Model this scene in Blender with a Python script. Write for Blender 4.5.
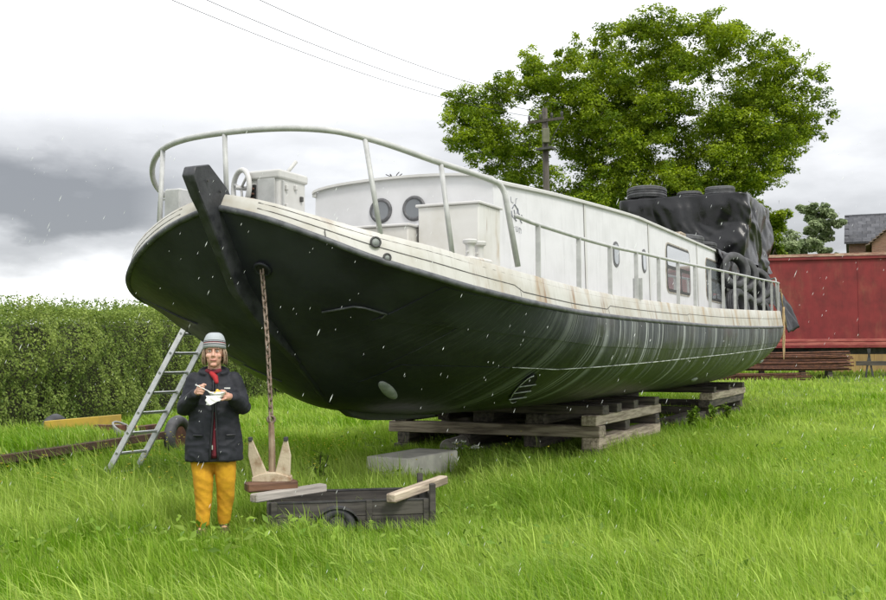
import bpy, bmesh, math, random
import numpy as np
from mathutils import Vector, Matrix, Euler, noise

random.seed(7); RNG = np.random.default_rng(7)
for o in list(bpy.data.objects): bpy.data.objects.remove(o)
SC = bpy.context.scene
COL = SC.collection
R = math.radians

# ------------------------------------------------------------------ camera
CAM_H = 1.5; FPX = 1050.0
cd = bpy.data.cameras.new('camera'); cam = bpy.data.objects.new('camera', cd); COL.objects.link(cam)
cd.sensor_fit = 'HORIZONTAL'; cd.sensor_width = 36.0; cd.lens = 36.0 * FPX / 886.0
cd.clip_start = 0.05; cd.clip_end = 3000
cam.matrix_world = Matrix.Translation((0, 0, CAM_H)) @ Matrix.Rotation(R(90) + math.atan(52 / FPX), 4, 'X') @ Matrix.Rotation(-R(0.3), 4, 'Z')
SC.camera = cam

# ------------------------------------------------------------------ world / sky
SUN_EL, SUN_AZ = R(52), R(150)          # azimuth clockwise from +Y (view direction)
wd = bpy.data.worlds.new('World'); SC.world = wd; wd.use_nodes = True
nt = wd.node_tree; nt.nodes.clear()
def N(tree, typ, **kw):
    n = tree.nodes.new(typ)
    for k, v in kw.items():
        if k == 'inp':
            for kk, vv in v.items(): n.inputs[kk].default_value = vv
        else: setattr(n, k, v)
    return n
def math_node(tree, op, a, b=None, c=None, clamp=False):
    n = tree.nodes.new('ShaderNodeMath'); n.operation = op; n.use_clamp = clamp
    for i, x in enumerate((a, b, c)):
        if x is None: continue
        if isinstance(x, (int, float)): n.inputs[i].default_value = x
        else: tree.links.new(x, n.inputs[i])
    return n.outputs[0]
def smooth(tree, x, a, b, lo=0.0, hi=1.0):
    n = tree.nodes.new('ShaderNodeMapRange'); n.interpolation_type = 'SMOOTHSTEP'
    tree.links.new(x, n.inputs[0])
    for i, v in zip((1, 2, 3, 4), (a, b, lo, hi)): n.inputs[i].default_value = v
    return n.outputs[0]
def mixc(tree, fac, a, b):
    n = tree.nodes.new('ShaderNodeMix'); n.data_type = 'RGBA'
    if isinstance(fac, (int, float)): n.inputs[0].default_value = fac
    else: tree.links.new(fac, n.inputs[0])
    for i, x in ((6, a), (7, b)):
        if isinstance(x, (tuple, list)): n.inputs[i].default_value = (*x[:3], 1)
        else: tree.links.new(x, n.inputs[i])
    return n.outputs[2]
sky = N(nt, 'ShaderNodeTexSky', sky_type='NISHITA', sun_disc=False, sun_elevation=SUN_EL, sun_rotation=SUN_AZ)
tc = N(nt, 'ShaderNodeTexCoord'); sep = N(nt, 'ShaderNodeSeparateXYZ'); nt.links.new(tc.outputs['Generated'], sep.inputs[0])
mp = N(nt, 'ShaderNodeMapping'); mp.inputs['Scale'].default_value = (1.0, 1.0, 2.6); nt.links.new(tc.outputs['Generated'], mp.inputs[0])
nz = N(nt, 'ShaderNodeTexNoise', inp={'Scale': 2.3, 'Detail': 7.0, 'Roughness': 0.52}); nt.links.new(mp.outputs[0], nz.inputs['Vector'])
nz2 = N(nt, 'ShaderNodeTexNoise', inp={'Scale': 9.0, 'Detail': 6.0, 'Roughness': 0.55}); nt.links.new(mp.outputs[0], nz2.inputs['Vector'])
wob = math_node(nt, 'MULTIPLY_ADD', math_node(nt, 'SUBTRACT', nz2.outputs['Fac'], 0.5), 0.045, math_node(nt, 'MULTIPLY', math_node(nt, 'SUBTRACT', nz.outputs['Fac'], 0.5), 0.22))
el = math_node(nt, 'ADD', sep.outputs['Z'], wob)
# a bank of dark rain cloud low over the horizon, heaviest to the left (west), thinning out to the right
bank = math_node(nt, 'MULTIPLY', smooth(nt, el, 0.085, 0.140), smooth(nt, el, 0.250, 0.165))
west = smooth(nt, sep.outputs['X'], -0.10, -0.31)
haze_band = math_node(nt, 'MULTIPLY', smooth(nt, el, 0.05, 0.12), smooth(nt, el, 0.30, 0.18))
puff = smooth(nt, nz.outputs['Fac'], 0.36, 0.66)
dark = math_node(nt, 'MAXIMUM', math_node(nt, 'MULTIPLY', bank, math_node(nt, 'MULTIPLY_ADD', west, 0.72, 0.22)), math_node(nt, 'MULTIPLY', haze_band, math_node(nt, 'MULTIPLY_ADD', puff, 0.40, 0.36)))
dark = math_node(nt, 'ADD', dark, math_node(nt, 'MULTIPLY', puff, 0.10), clamp=True)
cloud = mixc(nt, dark, (9.6, 9.65, 9.8), (1.85, 1.90, 2.02))
cover = mixc(nt, 0.94, sky.outputs[0], cloud)
bg = N(nt, 'ShaderNodeBackground', inp={'Strength': 0.10}); nt.links.new(cover, bg.inputs['Color'])
wo = N(nt, 'ShaderNodeOutputWorld'); nt.links.new(bg.outputs[0], wo.inputs[0])

# ------------------------------------------------------------------ sun
sl = bpy.data.lights.new('sun', 'SUN'); sl.energy = 1.5; sl.angle = R(14); sl.color = (1.0, 0.955, 0.88)
so = bpy.data.objects.new('sun', sl); COL.objects.link(so)
sd = Vector((math.sin(SUN_AZ) * math.cos(SUN_EL), math.cos(SUN_AZ) * math.cos(SUN_EL), math.sin(SUN_EL)))
so.rotation_euler = sd.to_track_quat('Z', 'Y').to_euler()
vs = SC.view_settings; vs.view_transform = 'Standard'; vs.look = 'None'; vs.exposure = 0.84; vs.gamma = 1.0; vs.use_curve_mapping = False

# ------------------------------------------------------------------ generic helpers
def link(o, parent=None):
    COL.objects.link(o)
    if parent is not None: o.parent = parent
    return o
def tag(o, label=None, cat=None, group=None, kind=None):
    if label: o['label'] = label
    if cat: o['category'] = cat
    if group: o['group'] = group
    if kind or label: o['kind'] = kind or 'thing'
    return o
def empty(name, loc=(0, 0, 0), rz=0.0):
    o = bpy.data.objects.new(name, None); o.location = loc; o.rotation_euler = (0, 0, rz); o.empty_display_size = 0.1
    return link(o)
class MB:
    """collects vertices and faces, then links them as one mesh object"""
    def __init__(s): s.v = []; s.f = []
    def add(s, vs, fs):
        b = len(s.v); s.v += [tuple(p) for p in vs]; s.f += [tuple(i + b for i in f) for f in fs]; return s
    def box(s, c, size, rot=None, taper=1.0):
        hx, hy, hz = (x / 2 for x in size); m = rot if rot is not None else Matrix.Identity(3); c = Vector(c); vs = []
        for z in (-hz, hz):
            k = taper if z > 0 else 1.0
            for x, y in ((-hx, -hy), (hx, -hy), (hx, hy), (-hx, hy)): vs.append(c + m @ Vector((x * k, y * k, z)))
        return s.add(vs, [(0, 3, 2, 1), (4, 5, 6, 7), (0, 1, 5, 4), (1, 2, 6, 5), (2, 3, 7, 6), (3, 0, 4, 7)])
    def bar(s, a, b, w, h, up=(0, 0, 1)):
        a, b = Vector(a), Vector(b); x = (b - a); L = x.length; x.normalize(); y = Vector(up).cross(x)
        if y.length < 1e-4: y = Vector((1, 0, 0)).cross(x)
        y.normalize(); z = x.cross(y); m = Matrix((x, y, z)).transposed()
        return s.box((a + b) / 2, (L, w, h), m)
    def tube(s, path, r, n=8, cap=True):
        P = [Vector(p) for p in path]; k = len(P); rs = r if isinstance(r, (list, tuple)) else [r] * k
        vs = []; fs = []; prev = None
        for i in range(k):
            t = (P[min(i + 1, k - 1)] - P[max(i - 1, 0)]).normalized()
            if prev is None:
                a = t.cross(Vector((0, 0, 1)));  a = a if a.length > 1e-3 else t.cross(Vector((1, 0, 0)))
            else: a = prev - t * prev.dot(t)
            a.normalize(); prev = a; b = t.cross(a)
            for j in range(n):
                q = 2 * math.pi * j / n; vs.append(P[i] + (a * math.cos(q) + b * math.sin(q)) * rs[i])
        for i in range(k - 1):
            for j in range(n): fs.append((i * n + j, i * n + (j + 1) % n, (i + 1) * n + (j + 1) % n, (i + 1) * n + j))
        if cap: fs.append(tuple(reversed(range(n)))); fs.append(tuple(range((k - 1) * n, k * n)))
        return s.add(vs, fs)
    def loft(s, rings, cap=True, closed=True):
        n = len(rings[0]); vs = [p for r_ in rings for p in r_]; fs = []
        for i in range(len(rings) - 1):
            for j in range(n if closed else n - 1):
                fs.append((i * n + j, i * n + (j + 1) % n, (i + 1) * n + (j + 1) % n, (i + 1) * n + j))
        if cap: fs.append(tuple(reversed(range(n)))); fs.append(tuple(range((len(rings) - 1) * n, len(rings) * n)))
        return s.add(vs, fs)
    def lathe(s, prof, n=24, m=None, cap=True):
        m = m or Matrix.Identity(4)
        return s.loft([[m @ Vector((r_ * math.cos(2 * math.pi * j / n), r_ * math.sin(2 * math.pi * j / n), z)) for j in range(n)] for r_, z in prof], cap)
    def sphere(s, c, r, nu=12, nv=8, m=None):
        r = r if isinstance(r, (tuple, list)) else (r, r, r); c = Vector(c); m = m or Matrix.Identity(3); rings = []
        for i in range(1, nv):
            a = math.pi * i / nv
            rings.append([c + m @ Vector((r[0] * math.sin(a) * math.cos(2 * math.pi * j / nu), r[1] * math.sin(a) * math.sin(2 * math.pi * j / nu), -r[2] * math.cos(a))) for j in range(nu)])
        return s.loft(rings)
    def torus(s, R0, r0, n=24, k=8, m=None, sq=(1, 1)):
        m = m or Matrix.Identity(4); vs = []; fs = []
        for i in range(n):
            a = 2 * math.pi * i / n
            for j in range(k):
                b = 2 * math.pi * j / k; rr = R0 + r0 * math.cos(b) * sq[0]
                vs.append(m @ Vector((rr * math.cos(a), rr * math.sin(a), r0 * math.sin(b) * sq[1])))
        for i in range(n):
            for j in range(k): fs.append((i * k + j, ((i + 1) % n) * k + j, ((i + 1) % n) * k + (j + 1) % k, i * k + (j + 1) % k))
        return s.add(vs, fs)
    def mesh(s, name):
        me = bpy.data.meshes.new(name); me.from_pydata(s.v, [], s.f); return me
    def build(s, name, m, parent=None, smooth=False, bevel=0.0, seg=1, merge=False, loc=None, mw=None):
        me = s.mesh(name)
        bm = bmesh.new(); bm.from_mesh(me)
        if merge: bmesh.ops.remove_doubles(bm, verts=bm.verts, dist=1e-4)
        if bevel:
            es = [e for e in bm.edges if len(e.link_faces) == 2 and e.calc_face_angle(0) > 0.6]
            bmesh.ops.bevel(bm, geom=es, offset=bevel, segments=seg, affect='EDGES', profile=0.5)
        bmesh.ops.recalc_face_normals(bm, faces=bm.faces)
        bm.to_mesh(me); bm.free()
        return mesh_obj(name, me, m, parent, smooth, mw)
def mesh_obj(name, me, m, parent=None, smooth=False, mw=None):
    me.materials.clear(); me.materials.append(m)
    if smooth: me.polygons.foreach_set('use_smooth', [True] * len(me.polygons))
    if smooth == 'auto':
        bm = bmesh.new(); bm.from_mesh(me)
        for e in bm.edges:
            if len(e.link_faces) == 2 and e.calc_face_angle(0) > 0.7: e.smooth = False
        bm.to_mesh(me); bm.free()
    o = bpy.data.objects.new(name, me)
    if mw is not None: o.matrix_world = mw
    return link(o, parent)
def np_mesh(name, verts, sizes, idx, m, cols=None):
    """fast mesh from arrays: sizes = corner count of each face, idx = flat corner list"""
    me = bpy.data.meshes.new(name); me.vertices.add(len(verts)); me.vertices.foreach_set('co', np.ascontiguousarray(verts, dtype=np.float32).ravel())
    me.loops.add(len(idx)); me.loops.foreach_set('vertex_index', np.ascontiguousarray(idx, dtype=np.int32))
    me.polygons.add(len(sizes)); st = np.zeros(len(sizes), np.int32); st[1:] = np.cumsum(sizes)[:-1]; me.polygons.foreach_set('loop_start', st)
    me.update(calc_edges=True)
    if cols is not None:
        ca = me.color_attributes.new('tint', 'FLOAT_COLOR', 'POINT'); c4 = np.ones((len(verts), 4), np.float32); c4[:, :3] = cols; ca.data.foreach_set('color', c4.ravel())
    me.materials.append(m)
    return me

# ------------------------------------------------------------------ materials
def mat(name, c1, c2=None, scale=6.0, rough=0.6, bump=0.0, bscale=None, metal=0.0, stretch=(1, 1, 1), spec=0.5, detail=6.0, lo=0.35, hi=0.65, rough2=None, dist=0.01, rand=0.0, coat=0.0):
    m = bpy.data.materials.new(name); m.use_nodes = True; t = m.node_tree; b = t.nodes['Principled BSDF']
    b.inputs['Metallic'].default_value = metal; b.inputs['Roughness'].default_value = rough; b.inputs['Specular IOR Level'].default_value = spec
    if coat: b.inputs['Coat Weight'].default_value = coat; b.inputs['Coat Roughness'].default_value = 0.15
    tcn = N(t, 'ShaderNodeTexCoord'); mpn = N(t, 'ShaderNodeMapping'); mpn.inputs['Scale'].default_value = stretch
    t.links.new(tcn.outputs['Object'], mpn.inputs[0])
    col = None
    if rand:
        oi = N(t, 'ShaderNodeObjectInfo'); ad = N(t, 'ShaderNodeVectorMath', operation='ADD'); sc = N(t, 'ShaderNodeVectorMath', operation='SCALE')
        cx = N(t, 'ShaderNodeCombineXYZ')
        for i in range(3): t.links.new(oi.outputs['Random'], cx.inputs[i])
        sc.inputs['Scale'].default_value = 37.0; t.links.new(cx.outputs[0], sc.inputs[0]); t.links.new(mpn.outputs[0], ad.inputs[0]); t.links.new(sc.outputs[0], ad.inputs[1]); vec = ad.outputs[0]
    else: vec = mpn.outputs[0]
    nzn = N(t, 'ShaderNodeTexNoise', inp={'Scale': scale, 'Detail': detail, 'Roughness': 0.6}); t.links.new(vec, nzn.inputs['Vector'])
    f = smooth(t, nzn.outputs['Fac'], lo, hi)
    out = mixc(t, f, c1, c2 or c1)
    if rand:
        hs = N(t, 'ShaderNodeHueSaturation'); mr = N(t, 'ShaderNodeMapRange'); t.links.new(oi.outputs['Random'], mr.inputs[0])
        mr.inputs[3].default_value = 1 - rand; mr.inputs[4].default_value = 1 + rand; t.links.new(mr.outputs[0], hs.inputs['Value']); t.links.new(out, hs.inputs['Color']); out = hs.outputs[0]
    t.links.new(out, b.inputs['Base Color'])
    if rough2 is not None:
        mr = N(t, 'ShaderNodeMapRange'); t.links.new(nzn.outputs['Fac'], mr.inputs[0]); mr.inputs[1].default_value = lo; mr.inputs[2].default_value = hi; mr.inputs[3].default_value = rough; mr.inputs[4].default_value = rough2; t.links.new(mr.outputs[0], b.inputs['Roughness'])
    if bump:
        n2 = N(t, 'ShaderNodeTexNoise', inp={'Scale': bscale or scale * 3, 'Detail': 5.0, 'Roughness': 0.6}); t.links.new(vec, n2.inputs['Vector'])
        bp = N(t, 'ShaderNodeBump', inp={'Strength': bump, 'Distance': dist}); t.links.new(n2.outputs['Fac'], bp.inputs['Height']); t.links.new(bp.outputs[0], b.inputs['Normal'])
    return m
def streak_fac(t, vec, sx, sz, lo, hi, seed=0.0, detail=4.0):
    mpn = N(t, 'ShaderNodeMapping'); mpn.inputs['Scale'].default_value = (sx, 0.0, sz); mpn.inputs['Location'].default_value = (seed, 0, seed)
    t.links.new(vec, mpn.inputs[0]); nn = N(t, 'ShaderNodeTexNoise', inp={'Scale': 1.0, 'Detail': detail, 'Roughness': 0.62}); t.links.new(mpn.outputs[0], nn.inputs['Vector'])
    return smooth(t, nn.outputs['Fac'], lo, hi)
def hull_mat():
    m = bpy.data.materials.new('hull_black_paint'); m.use_nodes = True; t = m.node_tree; b = t.nodes['Principled BSDF']; b.inputs['Specular IOR Level'].default_value = 0.26
    tcn = N(t, 'ShaderNodeTexCoord'); sp = N(t, 'ShaderNodeSeparateXYZ'); v = tcn.outputs['Object']; t.links.new(v, sp.inputs[0])
    U, Z = sp.outputs['X'], sp.outputs['Z']
    nn = N(t, 'ShaderNodeTexNoise', inp={'Scale': 1.4, 'Detail': 6.0}); t.links.new(v, nn.inputs['Vector'])
    base = mixc(t, smooth(t, nn.outputs['Fac'], 0.35, 0.7), (0.019, 0.020, 0.026), (0.040, 0.043, 0.053))
    # weed and slime on the wetted part of the hull, below the old load line
    slime = math_node(t, 'MULTIPLY', smooth(t, Z, 1.50, 1.15), smooth(t, U, 0.6, 2.6))
    base = mixc(t, math_node(t, 'MULTIPLY', slime, 0.6), base, (0.012, 0.019, 0.013))
    # chalky, scuffed paint in the upper strake
    scuff = math_node(t, 'MULTIPLY', streak_fac(t, v, 45.0, 5.0, 0.48, 0.66, 3.0), math_node(t, 'MULTIPLY', smooth(t, Z, 1.40, 1.60), smooth(t, U, 0.8, 2.4)))
    base = mixc(t, math_node(t, 'MULTIPLY', scuff, 0.60), base, (0.15, 0.16, 0.17))
    chalk = math_node(t, 'MULTIPLY', smooth(t, nn.outputs['Fac'], 0.3, 0.62), math_node(t, 'MULTIPLY', smooth(t, Z, 1.50, 1.70), smooth(t, U, 0.5, 2.5)))
    base = mixc(t, math_node(t, 'MULTIPLY', chalk, 0.6), base, (0.065, 0.072, 0.078))
    # pale lime runs dribbled down the side
    clump = streak_fac(t, v, 1.6, 0.05, 0.42, 0.56, 13.0, 3.0)
    fine = streak_fac(t, v, 11.0, 0.16, 0.555, 0.60, 5.0, 2.0)
    finer = streak_fac(t, v, 26.0, 0.35, 0.53, 0.62, 17.0, 3.0)
    wide = math_node(t, 'MULTIPLY', streak_fac(t, v, 3.6, 0.10, 0.56, 0.63, 11.0, 2.0), 0.55)
    run = math_node(t, 'MAXIMUM', math_node(t, 'MAXIMUM', fine, wide), math_node(t, 'MULTIPLY', finer, 0.40))
    brk = math_node(t, 'MULTIPLY', smooth(t, nn.outputs['Fac'], 0.25, 0.48), math_node(t, 'MULTIPLY_ADD', clump, 0.9, 0.1))
    run = math_node(t, 'MULTIPLY', math_node(t, 'MULTIPLY', run, brk), math_node(t, 'MULTIPLY', smooth(t, U, 2.3, 4.0), smooth(t, Z, 0.74, 0.92)))
    base = mixc(t, math_node(t, 'MULTIPLY', run, 0.85), base, (0.42, 0.445, 0.44))
    t.links.new(base, b.inputs['Base Color'])
    rg = math_node(t, 'MULTIPLY_ADD', math_node(t, 'MAXIMUM', run, math_node(t, 'MAXIMUM', scuff, chalk)), 0.32, math_node(t, 'MULTIPLY_ADD', nn.outputs['Fac'], 0.26, 0.24))
    t.links.new(rg, b.inputs['Roughness'])
    n3 = N(t, 'ShaderNodeTexNoise', inp={'Scale': 3.2, 'Detail': 3.0}); t.links.new(v, n3.inputs['Vector'])
    n4 = N(t, 'ShaderNodeTexNoise', inp={'Scale': 60.0, 'Detail': 3.0}); t.links.new(v, n4.inputs['Vector'])
    b1 = N(t, 'ShaderNodeBump', inp={'Strength': 0.5, 'Distance': 0.03}); t.links.new(n3.outputs['Fac'], b1.inputs['Height'])
    b2 = N(t, 'ShaderNodeBump', inp={'Strength': 0.10, 'Distance': 0.004}); t.links.new(n4.outputs['Fac'], b2.inputs['Height']); t.links.new(b1.outputs[0], b2.inputs['Normal'])
    t.links.new(b2.outputs[0], b.inputs['Normal'])
    return m
def white_mat(name, base, dirt, rust_amt=0.0, su=5.0, thr=(0.60, 0.70), rough=0.5):
    m = bpy.data.materials.new(name); m.use_nodes = True; t = m.node_tree; b = t.nodes['Principled BSDF']; b.inputs['Roughness'].default_value = rough
    tcn = N(t, 'ShaderNodeTexCoord'); v = tcn.outputs['Object']
    nn = N(t, 'ShaderNodeTexNoise', inp={'Scale': 2.0, 'Detail': 8.0, 'Roughness': 0.6}); t.links.new(v, nn.inputs['Vector'])
    c = mixc(t, smooth(t, nn.outputs['Fac'], 0.35, 0.75), base, dirt)
    c = mixc(t, math_node(t, 'MULTIPLY', streak_fac(t, v, 14.0, 1.2, 0.5, 0.75, 1.0), 0.45), c, tuple(x * 0.78 for x in dirt))
    if rust_amt:
        r1 = math_node(t, 'MULTIPLY', streak_fac(t, v, su, 0.5, thr[0], thr[1], 7.0, 5.0), rust_amt)
        c = mixc(t, r1, c, (0.31, 0.215, 0.105))
        c = mixc(t, math_node(t, 'MULTIPLY', streak_fac(t, v, su * 2.2, 0.8, thr[0] + .07, thr[1] + .05, 21.0, 5.0), rust_amt), c, (0.20, 0.10, 0.035))
    t.links.new(c, b.inputs['Base Color'])
    bp = N(t, 'ShaderNodeBump', inp={'Strength': 0.12, 'Distance': 0.01}); n3 = N(t, 'ShaderNodeTexNoise', inp={'Scale': 5.0, 'Detail': 4.0}); t.links.new(v, n3.inputs['Vector']); t.links.new(n3.outputs['Fac'], bp.inputs['Height']); t.links.new(bp.outputs[0], b.inputs['Normal'])
    return m
def leaf_mat(name, c1, c2, trans=0.35, rough=0.5, spec=0.12):
    m = bpy.data.materials.new(name); m.use_nodes = True; t = m.node_tree; b = t.nodes['Principled BSDF']; out = t.nodes['Material Output']
    at = N(t, 'ShaderNodeAttribute', attribute_name='tint'); sp = N(t, 'ShaderNodeSeparateColor'); t.links.new(at.outputs['Color'], sp.inputs[0])
    c = mixc(t, sp.outputs[0], c1, c2)
    hs = N(t, 'ShaderNodeHueSaturation'); mr = N(t, 'ShaderNodeMapRange'); t.links.new(sp.outputs[1], mr.inputs[0]); mr.inputs[3].default_value = 0.7; mr.inputs[4].default_value = 1.3
    t.links.new(mr.outputs[0], hs.inputs['Value']); t.links.new(c, hs.inputs['Color'])
    t.links.new(hs.outputs[0], b.inputs['Base Color']); b.inputs['Roughness'].default_value = rough; b.inputs['Specular IOR Level'].default_value = spec
    tr = N(t, 'ShaderNodeBsdfTranslucent'); hs2 = N(t, 'ShaderNodeHueSaturation', inp={'Saturation': 1.1, 'Value': 1.15}); t.links.new(hs.outputs[0], hs2.inputs['Color']); t.links.new(hs2.outputs[0], tr.inputs[0])
    mx = N(t, 'ShaderNodeMixShader', inp={0: trans}); t.links.new(b.outputs[0], mx.inputs[1]); t.links.new(tr.outputs[0], mx.inputs[2]); t.links.new(mx.outputs[0], out.inputs[0])
    return m
def brick_like(name, c1, c2, mortar, scale, bw, bh, rough=0.85, ms=0.02):
    m = bpy.data.materials.new(name); m.use_nodes = True; t = m.node_tree; b = t.nodes['Principled BSDF']; b.inputs['Roughness'].default_value = rough
    tcn = N(t, 'ShaderNodeTexCoord'); sp = N(t, 'ShaderNodeSeparateXYZ'); cx = N(t, 'ShaderNodeCombineXYZ'); t.links.new(tcn.outputs['Object'], sp.inputs[0])
    t.links.new(math_node(t, 'ADD', sp.outputs['X'], sp.outputs['Y']), cx.inputs[0]); t.links.new(sp.outputs['Z'], cx.inputs[1])
    br = N(t, 'ShaderNodeTexBrick', inp={'Scale': scale, 'Brick Width': bw, 'Row Height': bh, 'Mortar Size': ms, 'Color1': (*c1, 1), 'Color2': (*c2, 1), 'Mortar': (*mortar, 1)}); t.links.new(cx.outputs[0], br.inputs['Vector'])
    t.links.new(br.outputs['Color'], b.inputs['Base Color'])
    bp = N(t, 'ShaderNodeBump', inp={'Strength': 0.6, 'Distance': 0.02}); t.links.new(br.outputs['Fac'], bp.inputs['Height']); bp.invert = True; t.links.new(bp.outputs[0], b.inputs['Normal'])
    return m

M = {}
M['hull'] = hull_mat()
M['white'] = white_mat('white_deck_paint', (0.54, 0.535, 0.525), (0.46, 0.455, 0.44), 0.0)
M['cabin'] = white_mat('cabin_white_paint', (0.575, 0.575, 0.59), (0.50, 0.50, 0.51), 0.10, 3.0, (0.66, 0.74))
M['bulwark'] = white_mat('bulwark_cream_paint', (0.50, 0.495, 0.465), (0.37, 0.345, 0.285), 0.85, 2.2, (0.49, 0.68))
M['rusty_white'] = white_mat('white_paint_with_rust', (0.58, 0.575, 0.555), (0.49, 0.475, 0.43), 0.9, 6.0, (0.56, 0.66))
M['rail'] = mat('rail_grey_white_paint', (0.44, 0.445, 0.44), (0.36, 0.365, 0.36), 9.0, 0.45, 0.1, 40)
M['strake'] = mat('strake_grey_black', (0.05, 0.053, 0.06), (0.11, 0.115, 0.125), 9.0, 0.55, 0.25, 30)
M['stem'] = mat('stem_black', (0.016, 0.017, 0.021), (0.042, 0.044, 0.050), 7.0, 0.38, 0.3, 30, rough2=0.6)
M['seam'] = mat('seam_dark', (0.035, 0.035, 0.033), (0.10, 0.09, 0.08), 14.0, 0.8)
M['weld'] = mat('weld_line_pale', (0.55, 0.57, 0.56), (0.16, 0.17, 0.17), 5.0, 0.6, lo=0.45, hi=0.6)
M['anode'] = mat('anode_grey', (0.32, 0.34, 0.33), (0.20, 0.22, 0.21), 9.0, 0.6, 0.5, 25)
M['black'] = mat('black_void', (0.008, 0.008, 0.008), (0.012, 0.012, 0.012), 5.0, 0.8)
M['frame_black'] = mat('window_rubber', (0.03, 0.03, 0.03), (0.05, 0.05, 0.05), 9.0, 0.6)
M['frame_rust'] = mat('window_frame_stained', (0.40, 0.39, 0.35), (0.24, 0.19, 0.14), 8.0, 0.6)
M['port_ring'] = mat('porthole_ring_grey', (0.055, 0.057, 0.06), (0.11, 0.11, 0.115), 12.0, 0.45)
g = bpy.data.materials.new('window_glass'); g.use_nodes = True; b_ = g.node_tree.nodes['Principled BSDF']; b_.inputs['Base Color'].default_value = (0.22, 0.24, 0.26, 1); b_.inputs['Roughness'].default_value = 0.06; b_.inputs['Specular IOR Level'].default_value = 0.9; b_.inputs['Coat Weight'].default_value = 0.6
M['glass'] = g
g2 = g.copy(); g2.name = 'porthole_glass'; g2.node_tree.nodes['Principled BSDF'].inputs['Base Color'].default_value = (0.15, 0.16, 0.17, 1); M['port_glass'] = g2
M['tarp'] = mat('black_tarpaulin', (0.004, 0.0042, 0.005), (0.009, 0.0094, 0.011), 2.0, 0.25, 0.25, 9.0, rough2=0.40, dist=0.02, detail=3, spec=.42)
M['tyre'] = mat('tyre_rubber', (0.028, 0.028, 0.031), (0.065, 0.066, 0.071), 6.0, 0.62, 0.3, 30)
M['tyre_grey'] = mat('tyre_rubber_weathered', (0.05, 0.051, 0.054), (0.09, 0.092, 0.098), 6.0, 0.7, 0.3, 30)
M['timber'] = mat('weathered_timber', (0.46, 0.385, 0.295), (0.17, 0.135, 0.10), 5.0, 0.85, 0.6, 8.0, stretch=(0.35, 4, 4), rand=0.22)
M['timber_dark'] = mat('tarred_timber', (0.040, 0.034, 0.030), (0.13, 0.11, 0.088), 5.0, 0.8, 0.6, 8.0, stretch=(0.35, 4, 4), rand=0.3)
M['timber_pale'] = mat('bleached_timber', (0.60, 0.51, 0.40), (0.28, 0.225, 0.165), 6.0, 0.8, 0.5, 9.0, stretch=(0.3, 4, 4), rand=0.15)
M['timber_grey'] = mat('grey_plank', (0.40, 0.37, 0.33), (0.24, 0.22, 0.20), 6.0, 0.85, 0.5, 9.0, stretch=(0.3, 5, 5))
M['timber_brown'] = mat('brown_timber', (0.17, 0.085, 0.045), (0.09, 0.045, 0.028), 6.0, 0.7, 0.4, 9.0, stretch=(0.3, 5, 5))
M['concrete'] = mat('concrete', (0.78, 0.75, 0.66), (0.58, 0.555, 0.49), 4.0, 0.9, 0.5, 30)
M['alu'] = mat('ladder_aluminium', (0.58, 0.59, 0.585), (0.46, 0.47, 0.465), 14.0, 0.45, 0.1, 60, metal=0.3)
M['alu_bright'] = mat('rung_aluminium', (0.70, 0.71, 0.71), (0.58, 0.59, 0.59), 14.0, 0.34, metal=0.8)
M['rust'] = mat('rust', (0.15, 0.062, 0.035), (0.065, 0.030, 0.022), 7.0, 0.85, 0.4, 40, rand=0.25)
M['rust_dark'] = mat('old_rust', (0.05, 0.030, 0.022), (0.09, 0.048, 0.032), 5.0, .9, .4, 30)
M['chain'] = mat('chain_rusty', (0.13, 0.085, 0.060), (0.24, 0.19, 0.15), 30.0, 0.7, 0.3, 90, rand=0.2)
M['anchor'] = mat('anchor_cream_paint', (0.52, 0.44, 0.32), (0.24, 0.145, 0.075), 7.0, 0.7, 0.5, 30, lo=.46, hi=.74)
M['anchor_shank'] = mat('anchor_shank_rusty', (0.34, 0.26, 0.18), (0.15, 0.085, 0.05), 9.0, 0.75, 0.5, 40, stretch=(1, 1, .4))
M['anchor_tip'] = mat('anchor_dark_tip', (0.03, 0.03, 0.035), (0.06, 0.06, 0.06), 9.0, 0.6)
M['dark_wood'] = mat('trailer_dark_boards', (0.028, 0.025, 0.022), (0.070, 0.064, 0.054), 5.0, 0.8, 0.5, 10, stretch=(0.4, 4, 4), rand=0.25)
M['dark_metal'] = mat('dark_metal', (0.025, 0.025, 0.027), (0.06, 0.058, 0.055), 9.0, 0.6, 0.2, 40)
M['red'] = white_mat('faded_red_paint', (0.195, 0.016, 0.018), (0.115, 0.009, 0.010), 0.18, 1.4, (0.50, 0.72), 0.7)
M['red_pale'] = mat('bleached_red_paint', (0.40, 0.12, 0.09), (0.26, 0.045, 0.04), 2.4, 0.6, 0.1, 20, stretch=(1, 1, 5))
M['red_trim'] = mat('trailer_top_rail', (0.46, 0.33, 0.24), (0.25, 0.12, 0.09), 3.0, 0.6, stretch=(1, 1, 4))
M['yellow'] = mat('yellow_board', (0.52, 0.36, 0.05), (0.38, 0.27, 0.06), 3.0, 0.65, 0.2, 20)
M['slate'] = brick_like('roof_slate', (0.075, 0.078, 0.09), (0.115, 0.118, 0.13), (0.035, 0.035, 0.04), 1.0, 0.62, 0.30)
M['brick'] = brick_like('house_brick', (0.22, 0.10, 0.07), (0.29, 0.15, 0.10), (0.25, 0.23, 0.20), 1.0, 0.23, 0.075, ms=0.008)
M['tile'] = mat('roof_tile', (0.16, 0.11, 0.095), (0.24, 0.19, 0.17), 4.0, 0.85, 0.2, 20, rand=0.3)
M['fence'] = mat('fence_board', (0.44, 0.30, 0.12), (0.34, 0.23, 0.10), 3.0, 0.8, 0.2, 20, stretch=(3, 3, 0.4), rand=0.12)
M['pole'] = mat('pole_wood', (0.085, 0.075, 0.062), (0.05, 0.045, 0.038), 5.0, 0.9, 0.4, 10, stretch=(3, 3, 0.3))
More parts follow.
